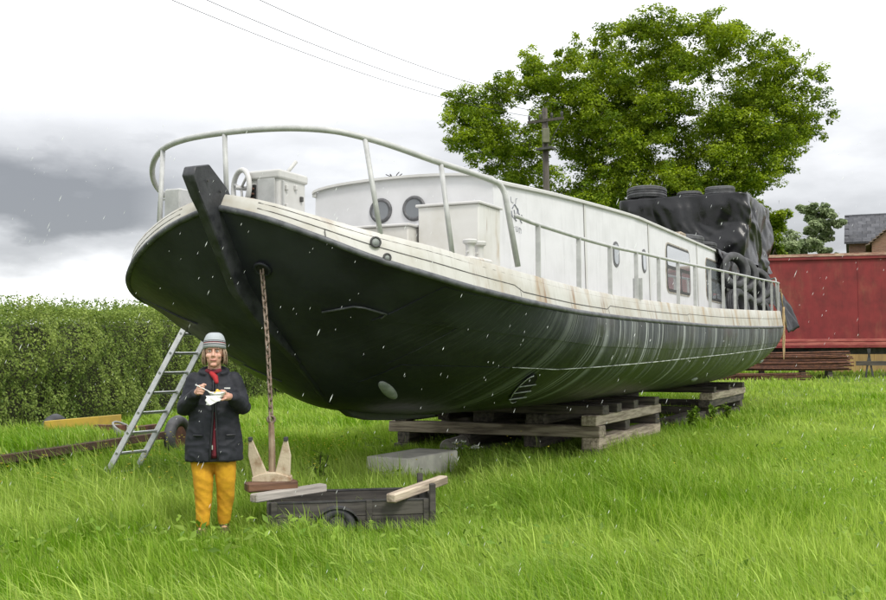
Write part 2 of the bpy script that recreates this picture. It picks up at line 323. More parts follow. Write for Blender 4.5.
M['wire'] = mat('wire_black', (0.03, 0.03, 0.03), (0.05, 0.05, 0.05), 5.0, 0.7)
M['bark'] = mat('bark', (0.055, 0.046, 0.037), (0.026, 0.022, 0.019), 3.0, 0.95, 0.7, 9.0, stretch=(2, 2, 0.5), dist=0.05)
M['rope'] = mat('rope_straw', (0.48, 0.36, 0.20), (0.36, 0.25, 0.13), 40.0, 0.9, 0.3, 120)
M['leaf_oak'] = leaf_mat('oak_leaf', (0.090, 0.152, 0.013), (0.295, 0.380, 0.036), 0.43)
M['leaf_hedge'] = leaf_mat('hedge_leaf', (0.092, 0.158, 0.032), (0.33, 0.405, 0.105), 0.37)
M['leaf_pale'] = leaf_mat('poplar_leaf', (0.20, 0.26, 0.13), (0.32, 0.38, 0.21), 0.35)
M['grass'] = leaf_mat('grass_blade', (0.140, 0.280, 0.014), (0.425, 0.545, 0.120), 0.42, 0.45, 0.25)
M['weed'] = leaf_mat('weed_leaf', (0.10, 0.19, 0.024), (0.22, 0.32, 0.05), 0.3)
M['flower'] = mat('buttercup_yellow', (0.75, 0.62, 0.04), (0.80, 0.70, 0.12), 5.0, 0.5)
M['flower_white'] = mat('parsley_white', (0.78, 0.78, 0.72), (0.70, 0.72, 0.62), 5.0, 0.6)
M['soil'] = mat('meadow_ground', (0.08, 0.14, 0.010), (0.14, 0.20, 0.018), 0.9, 0.95, 0.6, 14, dist=0.05, detail=10)
M['ice'] = mat('sleet_white', (0.85, 0.87, 0.88), (0.80, 0.82, 0.84), 5.0, 0.3)

# ------------------------------------------------------------------ ground
def sm(x, a, b):
    t = np.clip((np.asarray(x, float) - a) / (b - a), 0, 1); return t * t * (3 - 2 * t)
def gz(x, y):
    x = np.asarray(x, float); y = np.asarray(y, float)
    return 0.55 * sm(y, 20, 42) * sm(x + 0.25 * (y - 30), 2, 12) + 0.03 * np.sin(x * 0.9 + 1.3) * np.sin(y * 0.7) * sm(np.hypot(x, y), 4, 9) * (1 - 0.7 * sm(y, 30, 60))
def axis(lo, hi, near0, near1, step, n):
    a = np.arange(near0, near1 + 1e-6, step); k = np.linspace(0, 1, n)[1:]
    return np.concatenate([(near0 - (near0 - lo) * k ** 2.5)[::-1], a, near1 + (hi - near1) * k ** 2.5])
gx = axis(-900, 900, -26, 40, 0.6, 16); gy = axis(-200, 1600, -6, 70, 0.6, 16)
GX, GY = np.meshgrid(gx, gy); GV = np.stack([GX, GY, gz(GX, GY)], -1).reshape(-1, 3); nx_, ny_ = len(gx), len(gy)
ii = (np.arange(ny_ - 1)[:, None] * nx_ + np.arange(nx_ - 1)[None]).ravel()
me = np_mesh('meadow_ground', GV, np.full(len(ii), 4), np.stack([ii, ii + 1, ii + 1 + nx_, ii + nx_], 1).ravel(), M['soil'])
o = mesh_obj('meadow_ground', me, M['soil'], smooth=True); tag(o, kind='structure')

# ------------------------------------------------------------------ the barge: hull form
ANG = math.atan(500 / 1050.0); P0 = (-2.0355, 9.3)
BD = (math.sin(ANG), math.cos(ANG)); BN = (math.cos(ANG), -math.sin(ANG))       # aft direction, port direction
SHIP = Matrix.Translation((P0[0], P0[1], 0)) @ Matrix.Rotation(math.pi / 2 - ANG, 4, 'Z')   # local x = aft, local y = starboard
def S(u, v, z): return Vector((u, -v, z))                 # ship coordinates, v positive to port
def W(u, v, z): return Vector((P0[0] + u * BD[0] + v * BN[0], P0[1] + u * BD[1] + v * BN[1], z))
def pchip(xs, ys):
    xs = np.array(xs, float); ys = np.array(ys, float); h = np.diff(xs); dl = np.diff(ys) / h; n_ = len(xs); m = np.zeros(n_)
    for i in range(1, n_ - 1):
        if dl[i - 1] * dl[i] > 0:
            w1 = 2 * h[i] + h[i - 1]; w2 = h[i] + 2 * h[i - 1]; m[i] = (w1 + w2) / (w1 / dl[i - 1] + w2 / dl[i])
    m[0] = dl[0]; m[-1] = dl[-1]
    def f(x):
        x = np.clip(x, xs[0], xs[-1]); i = np.clip(np.searchsorted(xs, x) - 1, 0, n_ - 2); t = (x - xs[i]) / h[i]
        return (2*t**3-3*t**2+1)*ys[i]+(t**3-2*t**2+t)*h[i]*m[i]+(-2*t**3+3*t**2)*ys[i+1]+(t**3-t**2)*h[i]*m[i+1]
    return f
ZB = 0.72; UE = 22.9; HB = 2.25; HM = 2.7
_fz = pchip(np.sqrt([0, .04, .19, .49, .85, 1.36, 2.4, 3.6, 5.65, 10.4, 16.3, 23]), [2.80, 2.68, 2.50, 2.30, 2.18, 2.07, 1.97, 1.925, 1.91, 1.92, 2.0, 2.16])
def zdeck(u): return _fz(np.sqrt(np.maximum(u, 0)))
_fh = pchip(np.sqrt([0, .2, .6, 1.2, 3, 5.3, 10.5, 16.4, 23]), [.13, .19, .26, .29, .29, .28, .32, .38, .42])
def hbul(u): return _fh(np.sqrt(np.maximum(u, 0)))
_SZ = np.array([.72, .80, .86, .95, 1.31, 1.77, 2.08, 2.42, 2.8]); _SU = np.array([4.2, 3.2, 2.5, 2.05, 1.55, 1.0, .62, .28, 0.])
_ST = .3 * (_SZ - ZB) / (2.8 - ZB) + .7 * (_SZ - ZB) / (zdeck(_SU) - ZB); _ST[-1] = 1.0
_fu = pchip(_ST, _SU)
def level(t):
    b = HB * max(0, 1 - (1 - t) ** HM) ** (1 / HM)
    return b, float(_fu(t)), UE - 5.2 * (1 - t) ** 1.6, 7.5 - 3.5 * t, 1.45 + .75 * t
def HP(x, t):
    b, us, ue, L, q = level(t)
    a = min(1, max(0, 1 - (x - us) / L)); v = b * max(0, 1 - a ** 3.5) ** (1 / q)
    c = min(1, max(0, 1 - (ue - x) / 4.5)); v *= max(0, 1 - c ** 3) ** .5
    return x, v, ZB + (float(zdeck(x)) - ZB) * t
def HS(s, t):
    b, us, ue, L, q = level(t); return HP(us + (ue - us) * (.5 - .5 * math.cos(math.pi * s)), t)
def tz(x, z): return (z - ZB) / (float(zdeck(x)) - ZB)
def HN(x, t, side=1):
    e = 0.01; x0 = max(x, level(t)[1] + 0.03)
    p = Vector(S(*[q if i != 1 else q * side for i, q in enumerate(HP(x0, t))]))
    def at(xx, tt): q = HP(xx, tt); return S(q[0], q[1] * side, q[2])
    n_ = (at(x0 + e, t) - at(x0 - e, t)).cross(at(x0, min(1, t + e)) - at(x0, t - e)); n_.normalize()
    if n_.y * (-side) < 0: n_ = -n_
    return n_
def on_hull(x, t, side=1, off=0.0):
    q = HP(x, t); p = S(q[0], q[1] * side, q[2]); return p + HN(x, t, side) * off if off else p
def deck_curve(inset=0.0, n=150, smax=1.0):
    """plan of the deck edge, port from stem to stern then starboard back: list of (u, v)"""
    pts = []
    for j in range(n + 1):
        q = HS(smax * j / n, 1.0); pts.append((q[0], q[1]))
    pts = pts + [(u, -v) for u, v in reversed(pts[:-1])][:-1] if smax == 1.0 else pts
    if inset:
        k = len(pts); res = []
        for i in range(k):
            a, b = (pts[i - 1], pts[(i + 1) % k]); tx, ty = b[0] - a[0], b[1] - a[1]; L = math.hypot(tx, ty) or 1
            res.append((pts[i][0] + ty / L * inset, pts[i][1] - tx / L * inset))
        pts = res
    return pts
def Vd(u, inset=0.0): return max(0.0, HP(u, 1.0)[1] - inset)

barge = empty('barge'); barge.matrix_world = SHIP
tag(barge, 'long black and white steel barge standing on timber stacks in the meadow', 'boat')
# hull shell
NT, NS = 30, 170
mb = MB()
for side in (1, -1):
    rings = []
    for i in range(NT + 1):
        th = math.pi / 2 * i / NT; t = 1 - max(0, math.cos(th)) ** (2 / HM)
        rings.append([S(*(lambda q: (q[0], q[1] * side, q[2]))(HS(j / NS, t))) for j in range(NS + 1)])
    mb.loft(rings, cap=False, closed=False)
hull = mb.build('hull', M['hull'], barge, smooth=True, merge=True); hull['label'] = 'glossy black round bilged hull with pale drip stains'
# lapped shell plates
def hull_plate(x0, x1, z0, z1, off, side, name='hull_plate', m=None, nz_=5, parent=None, ts=None):
    k = max(4, int((x1 - x0) / 0.25)); mb = MB(); top = []; base = []
    for i in range(k + 1):
        x = x0 + (x1 - x0) * i / k; ta, tb = (tz(x, z0(x)), tz(x, z1(x))) if ts is None else ts
        top.append([on_hull(x, ta + (tb - ta) * j / nz_, side, off) for j in range(nz_ + 1)])
        base.append([on_hull(x, ta + (tb - ta) * j / nz_, side, -0.004) for j in range(nz_ + 1)])
    ring = lambda g_: [g_[0][j] for j in range(nz_ + 1)] + [g_[i][nz_] for i in range(1, k + 1)] + [g_[k][j] for j in range(nz_ - 1, -1, -1)] + [g_[i][0] for i in range(k - 1, 0, -1)]
    mb.loft(top, cap=False, closed=False); mb.loft([ring(top), ring(base)], cap=False)
    return mb.build(name, m or M['hull'], parent or hull, smooth='auto', merge=True)
seam1 = lambda x: float(np.interp(x, [0, 1.6, 2.5, 4.3, 8, 14, 20], [1.92, 1.74, 1.66, 1.56, 1.53, 1.58, 1.72]))
seam2 = lambda x: float(np.interp(x, [0, 2.7, 3.7, 7.5, 13, 17.8, 20], [1.45, 1.345, 1.30, 1.35, 1.44, 1.55, 1.60]))
seam_top = lambda x: float(zdeck(x)) - 0.035
for side in (1, -1):
    xs = [1.05, 3.4, 7.2, 11.0, 14.8, 18.6, 20.6]
    for a, b in zip(xs[:-1], xs[1:]): hull_plate(a + 0.004, b - 0.004, seam1, seam_top, 0.011, side)
    xs = [1.65, 2.9, 5.2, 9.2, 13.0, 16.8, 19.6]
    for a, b in zip(xs[:-1], xs[1:]): hull_plate(a + 0.004, b - 0.004, seam2, lambda x: seam1(x) - 0.002, 0.005, side)
    hull_plate(1.75, 2.85, lambda x: 1.20, lambda x: seam2(x) - .004, 0.008, side)
    hull_plate(2.95, 4.6, lambda x: .98, lambda x: seam2(x) - .02, 0.003, side) if side < 0 else None
    # weld bead along the lower lap, its highlight put in as pale colour
    p = [on_hull(x, tz(x, seam2(x)), side, 0.004) for x in np.arange(2.88, 20.4, 0.12)]
    MB().tube(p, [0.007 + 0.004 * noise.noise(Vector((i * .35, 0, side))) for i in range(len(p))], 5).build('weld_seam', M['weld'], hull, smooth=True)
# rubbing strake along the deck edge
def sweep(name, sect, m, parent, n=150, smooth_=True):
    """sect(i, u) -> list of (inset, z) ; swept round the whole deck edge"""
    base = deck_curve(0, n); rings = []
    insets = {}
    k = len(base)
    for i, (u, v) in enumerate(base):
        a, b = base[i - 1], base[(i + 1) % k]; tx, ty = b[0] - a[0], b[1] - a[1]; L = math.hypot(tx, ty)
        rings.append([S(u + ty / L * ins, v - tx / L * ins, z) for ins, z in sect(u)])
    rings.append(rings[0])
    return MB().loft(rings, cap=False).build(name, m, parent, smooth=smooth_, merge=True)
sweep('rubbing_strake', lambda u: [(-.028 * math.cos(a) + .01, float(zdeck(u)) + .03 * math.sin(a)) for a in np.linspace(0, 2 * math.pi, 9)[:-1]], M['strake'], barge)
bul = sweep('bulwark', lambda u: (lambda zd, h: [(0.006, zd + .01), (.03, zd + h * .5), (.055, zd + h - .012), (.066, zd + h), (.10, zd + h), (.108, zd + h - .012), (.10, zd + .02)])(float(zdeck(u)), float(hbul(u))), M['bulwark'], barge, smooth_='auto')
bul['label'] = 'cream painted bulwark with rust streaks and plate seams'
for fr, ins in ((0.46, 0.022), (0.80, 0.043)):
    for side in (1, -1):
        p = []
        for x in np.concatenate([np.linspace(0.03, 1.2, 40), np.arange(1.3, 21.5, 0.15)]):
            jog = fr - (0.16 if 2.0 < x < 4.6 and fr < .6 else 0) + (0.06 if x > 9 and fr < .6 else 0)
            e = 0.005; q0, q1 = HP(x - e, 1), HP(x + e, 1); tx, ty = q1[0] - q0[0], q1[1] - q0[1]; L = math.hypot(tx, ty)
            ii_ = (0.006 + (0.066 - .006) * jog) - 0.001; p.append(S(x + ty / L * ii_, (HP(x, 1)[1] - tx / L * ii_) * side, float(zdeck(x)) + float(hbul(x)) * jog))
        MB().tube(p, 0.0075, 5).build('plate_seam', M['seam'], bul)
for x in (0.22, 2.0, 4.65, 9.0, 13.5, 18.0):
    q = lambda f_: S(x + .004, HP(x, 1)[1] - (0.006 + .06 * f_) * (1 if x > 1 else .55) + .002, float(zdeck(x)) + float(hbul(x)) * f_)
    MB().tube([q(0.12), q(.3), q(.46)], 0.004, 5).build('plate_seam', M['seam'], bul)
# deck
dk = [HP(x, 1) for x in np.concatenate([np.linspace(0.5, 1, 14), np.linspace(1.15, 22.7, 100)])]
mb = MB(); mb.loft([[S(x, (v - .10 if v > .1 else 0) * f_, z + .035) for f_ in (-1, -.6, -.2, .2, .6, 1)] for x, v, z in dk], cap=False, closed=False)
mb.build('deck', M['white'], barge, smooth=True)

# stem post: a deep bar of steel with a proud head
ts_ = [0.12, 0.2, .3, .4, .5, .6, .7, .8, .9, 1.0]
front = []; back = []
for t in ts_:
    q = HS(0, t); s2 = HS(0, min(1, t + .02)); s1 = HS(0, t - .02); tx, tz_ = s2[0] - s1[0], s2[2] - s1[2]; L = math.hypot(tx, tz_); nx2, nz2 = -tz_ / L, tx / L
    w_ = 0.008 + 0.172 * float(sm(t, .42, .95))
    front.append((q[0] + nx2 * w_, q[2] + nz2 * w_)); back.append((q[0] - nx2 * .12, q[2] - nz2 * .12))
front += [(-.27, 2.86), (-.37, 3.03), (-.34, 3.11)]; back += [(.17, 2.90), (.08, 2.98), (-.17, 3.15)]
mb = MB(); hw = [0.045 + 0.02 * min(1, i / 6) for i in range(len(front))]
hw[-3:] = [.075, .085, .085]; hw[-4] = .068
mb.loft([[S(f_[0], w_ * .75, f_[1]), S(b2[0], w_, b2[1]), S(b2[0], -w_, b2[1]), S(f_[0], -w_ * .75, f_[1])] for f_, b2, w_ in list(zip(front, back, hw))[-9:]])
st = mb.build('stem_post', M['stem'], barge, bevel=0.010, smooth='auto'); st['label'] = 'black raked stem post with a proud head'
mb = MB(); mb.loft([[S(f_[0], w_ * .6, f_[1]), S(b2[0], w_, b2[1]), S(b2[0], -w_, b2[1]), S(f_[0], -w_ * .6, f_[1])] for f_, b2, w_ in zip(front[:6], back[:6], hw)]); mb.build('stem_bar', M['hull'], barge, smooth=True)
for a, c in ((-.2, 3.0), (-.02, 2.93)):
    MB().lathe([(0.012, 0), (0.012, .01)], 10, Matrix.Translation(S(a, .085, c)) @ Matrix.Rotation(R(90), 4, 'X')).build('bolt', M['dark_metal'], st)
# forefoot / keel bar
mb = MB(); kp = [(2.0, 1.0), (2.35, .84), (2.75, .775), (3.4, .735), (4.4, .72)]
mb.loft([[S(x, .06, z + .14), S(x, .05, z - .03), S(x, -.05, z - .03), S(x, -.06, z + .14)] for x, z in kp]); mb.build('forefoot', M['stem'], barge, bevel=.012)

# small hull fittings (port and starboard)
def fit_matrix(x, t, side, off=0.0, roll=0.0):
    n_ = HN(x, t, side); a = on_hull(x + .02, t, side) - on_hull(x - .02, t, side); a.normalize(); b2 = n_.cross(a)
    m = Matrix((a, b2, n_)).transposed().to_4x4(); m.translation = on_hull(x, t, side, off); return m @ Matrix.Rotation(roll, 4, 'Z')
for side in (1,):
    m = fit_matrix(.35, .926, side)
    MB().torus(.072, .016, 20, 8, m).build('hawse_pipe', M['hull'], hull, smooth=True)
    MB().lathe([(.062, -.01), (.062, .006)], 16, m).build('hawse_hole', M['black'], hull)
    for x, t, r_ in ((2.03, .308, -0.95), (11.7, .218, 0.0), (18.0, .40, .2), (1.7, .19, .2)):
        if x == 1.7 and side == 1: continue
        m = fit_matrix(x, t, side, 0.004, r_ if side == 1 else -r_); mb = MB(); mb.sphere((0, 0, 0), (.20, .065, .035), 18, 8); mb.v = [tuple(m @ Vector(p)) for p in mb.v]
        mb.build('anode', M['anode'], hull, smooth=True)
    # bow thruster opening with cross bars
    m = fit_matrix(3.62, .300, side, 0.0); dg_ = m.to_3x3().inverted() @ (on_hull(3.38, .432, side) - on_hull(3.92, .176, side)); m = m @ Matrix.Rotation(math.atan2(dg_.y, dg_.x), 4, 'Z'); gl_ = math.hypot(dg_.x, dg_.y) / 2
    ringp = [m @ Vector((gl_ * math.cos(a), .12 * math.sin(a), 0.012)) for a in np.linspace(0, 2 * math.pi, 25)]
    MB().add([m @ Vector((0, 0, .006))] + [p + (m.to_3x3() @ Vector((0, 0, -.006))) for p in ringp[:-1]], [(0, i + 1, (i + 1) % 24 + 1) for i in range(24)]).build('thruster_opening', M['black'], hull)
    MB().tube(ringp[:14] if side == 1 else ringp[:14], .006, 6).build('thruster_rim', M['weld'], hull, smooth=True)
    for k in (-.62 * gl_, -.15 * gl_, .32 * gl_):
        MB().tube([m @ Vector((k - .05, -.13, .02)), m @ Vector((k + .05, .13, .02))], .008, 6).build('thruster_bar', M['anode'], hull, smooth=True)
    # bracket over the anchor recess
    pts = [on_hull(x, t, side, .014) for x, t in ((.80, .790), (.835, .827), (.88, .827), (.96, .818), (1.04, .810), (1.065, .785))]
    MB().tube(pts, .011, 6).build('anchor_bracket', M['strake'], hull, smooth=True)
    # fairleads in the bulwark
    for x, fz in ((.47, .62), (.53, .18)):
        q = HP(x, 1); e = .01; q0, q1 = HP(x - e, 1), HP(x + e, 1); tx, ty = q1[0] - q0[0], q1[1] - q0[1]; L = math.hypot(tx, ty); out = Vector((-ty / L, -tx / L * side, .12)).normalized()
        c = S(q[0], (q[1] - .035 * fz) * side, q[2] + hbul(x) * fz) + out * .004
        m = out.to_track_quat('Z', 'Y').to_matrix().to_4x4(); m.translation = c; rr = .042 if fz > .5 else .03
        MB().torus(rr, .010, 20, 8, m).build('fairlead_ring', M['frame_black'], bul, smooth=True)
        MB().lathe([(rr, -.002), (rr * .98, .003)], 18, m).build('fairlead_plug', M['anode'], bul, smooth=True)

# ------------------------------------------------------------------ guard rails
def Vr(u): 
    a = min(1, max(0, 1 - (u - .2) / 4)); return 2.05 * max(0, 1 - a ** 3.5) ** (1 / 2.2)
_rz = pchip(np.sqrt([.2, .26, .43, .6, 1.2, 1.7, 1.98]), [3.51, 3.505, 3.475, 3.42, 3.25, 3.185, 3.155])
def rz_(u): return float(_rz(math.sqrt(u)))
half = [.2 + (1.93 - .2) * (i / 40) ** 2 for i in range(41)]
end = [(1.975, 1.935, 3.142), (2.01, 1.95, 3.11), (2.03, 1.97, 3.05), (2.03, 2.10, 2.33)]
port_pts = [(u, Vr(u), rz_(u)) for u in half] + end
path = [S(u, -v, z) for u, v, z in reversed(port_pts)] + [S(*p) for p in port_pts[1:]]
rail = empty('bow_rail'); rail.parent = barge
MB().tube(path, .029, 12).build('top_rail', M['rail'], rail, smooth=True)
def bultop(u, inset=.083): 
    e = .004; x = max(u, .006); q0, q1 = HP(x - e, 1), HP(x + e, 1); tx, ty = q1[0] - q0[0], q1[1] - q0[1]; L = math.hypot(tx, ty)
    return x + ty / L * inset, HP(x, 1)[1] - tx / L * inset, float(zdeck(x)) + float(hbul(x))
for ub, ut, side in ((.13, .42, -1), (.5, .6, 1), (1.10, 1.20, 1)):
    b3 = bultop(ub); MB().tube([S(b3[0], b3[1] * side, b3[2] - .01), S(ut, Vr(ut) * side, rz_(ut))], .024, 10).build('rail_post', M['rail'], rail, smooth=True)
MB().tube([S(.16, .02, 2.86), S(.2, -.04, 3.50)], .024, 10).build('rail_post', M['rail'], rail, smooth=True)
_lz = pchip([2.03, 2.48, 3.72, 5.15, 6.25, 8.6, 11.8, 19.4, 23], [2.83, 2.79, 2.775, 2.79, 2.82, 2.87, 2.96, 3.17, 3.30])
srail = empty('side_rail'); srail.parent = barge
for side in (1, -1):
    us = np.arange(2.03, 21.2, .3)
    MB().tube([S(u, (bultop(u)[1]) * side, float(_lz(u))) for u in us], .023, 8).build('side_rail_bar', M['rail'], srail, smooth=True)
    for k in range(16):
        u = 2.51 + 1.22 * k
        if u > 21.1: break
        b3 = bultop(u); MB().bar(S(u, b3[1] * side, b3[2] - .01), S(u, b3[1] * side, float(_lz(u)) - .01), .018, .055, up=(0, 1, 0)).build('rail_post', M['rail'], srail, bevel=.004)
    b3 = bultop(6.22); MB().bar(S(6.24, b3[1] * side, b3[2] - .01), S(6.24, b3[1] * side, b3[2] + .28), .02, .13, up=(0, 1, 0)).build('post_gusset', M['rail'], srail, bevel=.004)
# stern pulpit, a step higher than the side rail
pts = [S(21.2, bultop(21.2)[1], 2.62), S(21.2, bultop(21.2)[1], 3.36)]
loop = deck_curve(.09, 150); loop = [p for p in loop if p[0] > 21.2]
pts += [S(u, v, 3.40) for u, v in loop] + [S(21.2, -bultop(21.2)[1], 3.36), S(21.2, -bultop(21.2)[1], 2.62)]
MB().tube(pts, .023, 8).build('stern_rail', M['rail'], srail, smooth=True)
for u, v in loop[6:-5:9]: MB().bar(S(u, v, 2.5), S(u, v, 3.39), .02, .045, up=(0, 1, 0)).build('rail_post', M['rail'], srail)

# ------------------------------------------------------------------ deckhouse
UF, UA = 3.57, 21.4
def vc(u): return float(np.interp(u, [3.57, 8.5, 21.4], [1.20, 1.55, 1.55]))
_rf = pchip([3.57, 5.6, 8.8, 12.4, 21.4], [3.47, 3.55, 3.60, 3.60, 3.62])
def roofz(u): return float(_rf(u))
def cabin_ring(u, dv=0.0, zt=0.0):
    v = vc(u) + dv; zd = float(zdeck(u)) + .02; zr = roofz(u) + zt; r_ = []
    for f_ in (-1, 1): pass
    r_ = [S(u, v + .03, zd), S(u, v, zr - .02)] + [S(u, v * math.cos(a) , zr + .115 * math.sin(a)) for a in np.linspace(.12, math.pi - .12, 15)] + [S(u, -v, zr - .02), S(u, -v - .03, zd)]
    return r_
cab = MB().loft([cabin_ring(u) for u in np.concatenate([[UF], np.linspace(UF + .3, UA, 40)])]).build('deckhouse', M['cabin'], barge, smooth='auto', bevel=0)
cab['label'] = 'long white deckhouse with cambered roof'
# roof lip
mb = MB()
for side in (1, -1):
    MB().loft([[S(u, (vc(u) + a) * side, roofz(u) + b2) for a, b2 in ((-.02, -.035), (.035, -.035), (.035, .005), (-.02, .025))] for u in np.linspace(UF - .03, UA, 40)]).build('roof_edge', M['white'], cab, bevel=.005)
fl = lambda du, dz: [S(UF - du, vc(UF) * 1.02 * math.cos(a), roofz(UF) + .115 * math.sin(a) + dz) for a in np.linspace(.02, math.pi - .02, 17)]
MB().loft([[p, p + Vector((-.05, 0, 0)), p + Vector((-.05, 0, .03)), p + Vector((0, 0, .03))] for p in fl(0.0, -.005)]).build('roof_edge', M['white'], cab)
def side_quad(name, u0, u1, z0, z1, off, m, parent, r=0.0, side=1, thick=.012, n=5):
    """rounded rectangle laid on the deckhouse side"""
    prof = []
    cx_, cz_ = (u0 + u1) / 2, (z0 + z1) / 2; hx, hz = (u1 - u0) / 2, (z1 - z0) / 2; r = min(r, hx, hz)
    for sx, sz, a0 in ((1, 1, 0), (-1, 1, 90), (-1, -1, 180), (1, -1, 270)):
        for k in range(n + 1):
            a = R(a0 + 90 * k / n); prof.append((cx_ + sx * (hx - r) + r * math.cos(a), cz_ + sz * (hz - r) + r * math.sin(a)))
    def pl(u, z, o_): zd = float(zdeck(u)); f_ = (z - zd) / (roofz(u) - zd); return S(u, (vc(u) + .03 * (1 - f_) + o_) * side, z)
    return MB().loft([[pl(u, z, off - thick) for u, z in prof], [pl(u, z, off) for u, z in prof]]).build(name, m, parent)
for side in (1, -1):
    for u in (6.36, 9.24, 12.95, 16.2):
        side_quad('panel_strip', u - .035, u + .035, float(zdeck(u)) + .1, roofz(u) - .04, .006, M['white'], cab, side=side)
        side_quad('panel_joint', u - .05, u - .037, float(zdeck(u)) + .1, roofz(u) - .04, .003, M['seam'], cab, side=side)
    for (u0, u1) in ((10.35, 12.25), (13.7, 15.4)):
        f_ = side_quad('window', u0, u1, 2.50, 3.38, .010, M['frame_rust'], barge, .18, side)
        side_quad('window_seal', u0 + .025, u1 - .025, 2.525, 3.355, .014, M['frame_black'], f_, .15, side)
        side_quad('pane', u0 + .075, u1 - .075, 2.98, 3.315, .018, M['glass'], f_, .08, side)
        side_quad('pane', u0 + .075, (u0 + u1) / 2 + .1, 2.57, 2.92, .018, M['glass'], f_, .08, side)
        side_quad('pane', (u0 + u1) / 2 + .18, u1 - .075, 2.57, 2.92, .018, M['glass'], f_, .08, side)
    for u in (7.55, 8.9):
        f_ = side_quad('porthole', u - .13, u + .13, 2.74, 3.12, .010, M['port_ring'], barge, .13, side)
        side_quad('pane', u - .09, u + .09, 2.78, 3.08, .014, M['glass'], f_, .09, side)
# emblem and faint lettering on the port side
em = [((4.02, 3.34), (4.03, 3.28)), ((4.03, 3.28), (4.09, 3.27)), ((4.16, 3.33), (4.21, 3.34)), ((4.16, 3.33), (4.15, 3.27)),
      ((4.05, 3.20), (4.12, 3.26)), ((4.12, 3.26), (4.22, 3.19)), ((4.03, 3.17), (4.05, 3.09)), ((4.10, 3.19), (4.14, 3.08)), ((4.19, 3.20), (4.17, 3.10)), ((4.24, 3.16), (4.27, 3.07)), ((4.30, 3.15), (4.33, 3.13)), ((4.08, 3.10), (4.16, 3.06)), ((4.20, 3.22), (4.23, 3.13)), ((4.26, 3.09), (4.31, 3.05)),
      ((4.05, 2.98), (4.10, 2.98)), ((4.14, 3.00), (4.15, 2.94)), ((4.15, 2.94), (4.19, 2.94)), ((4.19, 2.94), (4.19, 3.00)), ((4.23, 2.99), (4.23, 2.92)), ((4.23, 2.99), (4.28, 2.98)), ((4.28, 2.98), (4.28, 2.92))]
emk = mat('emblem_ink', (0.06, 0.065, 0.09), (0.32, 0.33, 0.38), 25.0, 0.7)
pl = lambda u, z: S(u, vc(u) + .03 * (1 - (z - 1.95) / 1.55) + .004, z)
for k, (a, c) in enumerate(em): MB().bar(pl(*a), pl(*c), .004, .013 if 4 <= k < 14 else .004, up=(0, 1, 0)).build('emblem_stroke', emk, cab)
# portholes in the front of the house
for v in (-.27, .18):
    m = Matrix.Translation(S(UF - .004, v, 3.21)) @ Matrix.Rotation(R(-90), 4, 'Y')
    f_ = MB().torus(.13, .024, 28, 8, m).build('porthole', M['port_ring'], barge, smooth=True)
    MB().lathe([(.125, 0), (.123, .012)], 26, m).build('pane', M['port_glass'], f_, smooth=False)
# ventilator twig on the roof
mb = MB()
for k in range(6):
    a = k * 1.1; mb.tube([S(3.72, -.17, 3.58), S(3.72 + .03 * math.cos(a), -.17 + .06 * math.sin(a), 3.62 + .02 * k % .05), S(3.72 + .06 * math.cos(a), -.17 + .11 * math.sin(a), 3.66 + .012 * (k % 3))], .006, 5)
mb.build('roof_aerial', M['dark_metal'], cab)

# ------------------------------------------------------------------ foredeck gear
def deckbox(name, u0, u1, v0, v1, ztop, m=None, bevel=.012, lid=True):
    zd = float(zdeck(u0)) + .03
    o_ = MB().box(S((u0 + u1) / 2, (v0 + v1) / 2, (zd + ztop) / 2), (u1 - u0, abs(v1 - v0), ztop - zd)).build(name, m or M['rusty_white'], barge, bevel=bevel)
    if lid: MB().box(S((u0 + u1) / 2, (v0 + v1) / 2, ztop + .011), (u1 - u0 + .05, abs(v1 - v0) + .05, .03)).build('lid', M['white'], o_, bevel=.008)
    return o_
deckbox('deck_locker', 2.92, 3.54, .56, 1.30, 3.12)['label'] = 'tall white deck locker in front of the house'
deckbox('deck_locker', 2.75, 3.54, -.40, .52, 2.90)
deckbox('hatch', 1.95, 2.65, -.95, -.25, 2.93)
deckbox('hatch', 1.75, 2.35, -.15, .30, 2.74)
# windlass
wl = empty('windlass'); wl.parent = barge; wl['label'] = 'white windlass with hand wheel and lever'
MB().box(S(.98, .0, 2.72), (.46, .36, 1.06)).build('gear_case', M['white'], wl, bevel=.02, seg=2)
MB().box(S(.98, .0, 3.20), (.50, .40, .09)).build('gear_cover', M['white'], wl, bevel=.02, seg=2)
MB().box(S(.742, .04, 3.02), (.02, .20, .28)).build('front_plate', M['rail'], wl, bevel=.004)
MB().box(S(.735, -.13, 3.0), (.02, .10, .22)).build('gear_opening', M['black'], wl)
for k in range(4): MB().torus(.035, .012, 12, 6, Matrix.Translation(S(.73, -.13, 2.92 + .05 * k))).build('gear_tooth_ring', M['rust'], wl, smooth=True)
for u, z in ((.86, 3.08), (1.02, 3.10), (1.12, 3.0), (.86, 2.90), (1.1, 2.86)): MB().box(S(u, .192, z), (.035, .03, .05)).build('bolt_lug', M['dark_metal'] if z == 3.0 else M['white'], wl, bevel=.006)
MB().bar(S(.80, .19, 2.86), S(.80, .19, 3.14), .02, .03, up=(0, 1, 0)).build('hinge', M['rail'], wl, bevel=.004)
m = Matrix.Translation(S(.74, -.25, 3.09)) @ Matrix.Rotation(R(62), 4, 'Z') @ Matrix.Rotation(R(90), 4, 'X')
hwheel = MB().torus(.175, .026, 28, 10, m).build('hand_wheel', M['white'], wl, smooth=True)
for a in (20, 140, 260): MB().tube([m @ Vector((0, 0, 0)), m @ Vector((.175 * math.cos(R(a)), .175 * math.sin(R(a)), 0))], .014, 6).build('spoke', M['white'], wl, smooth=True)
MB().tube([m @ Vector((0, 0, -.05)), m @ Vector((0, 0, .28))], .022, 8).build('shaft', M['white'], wl, smooth=True)
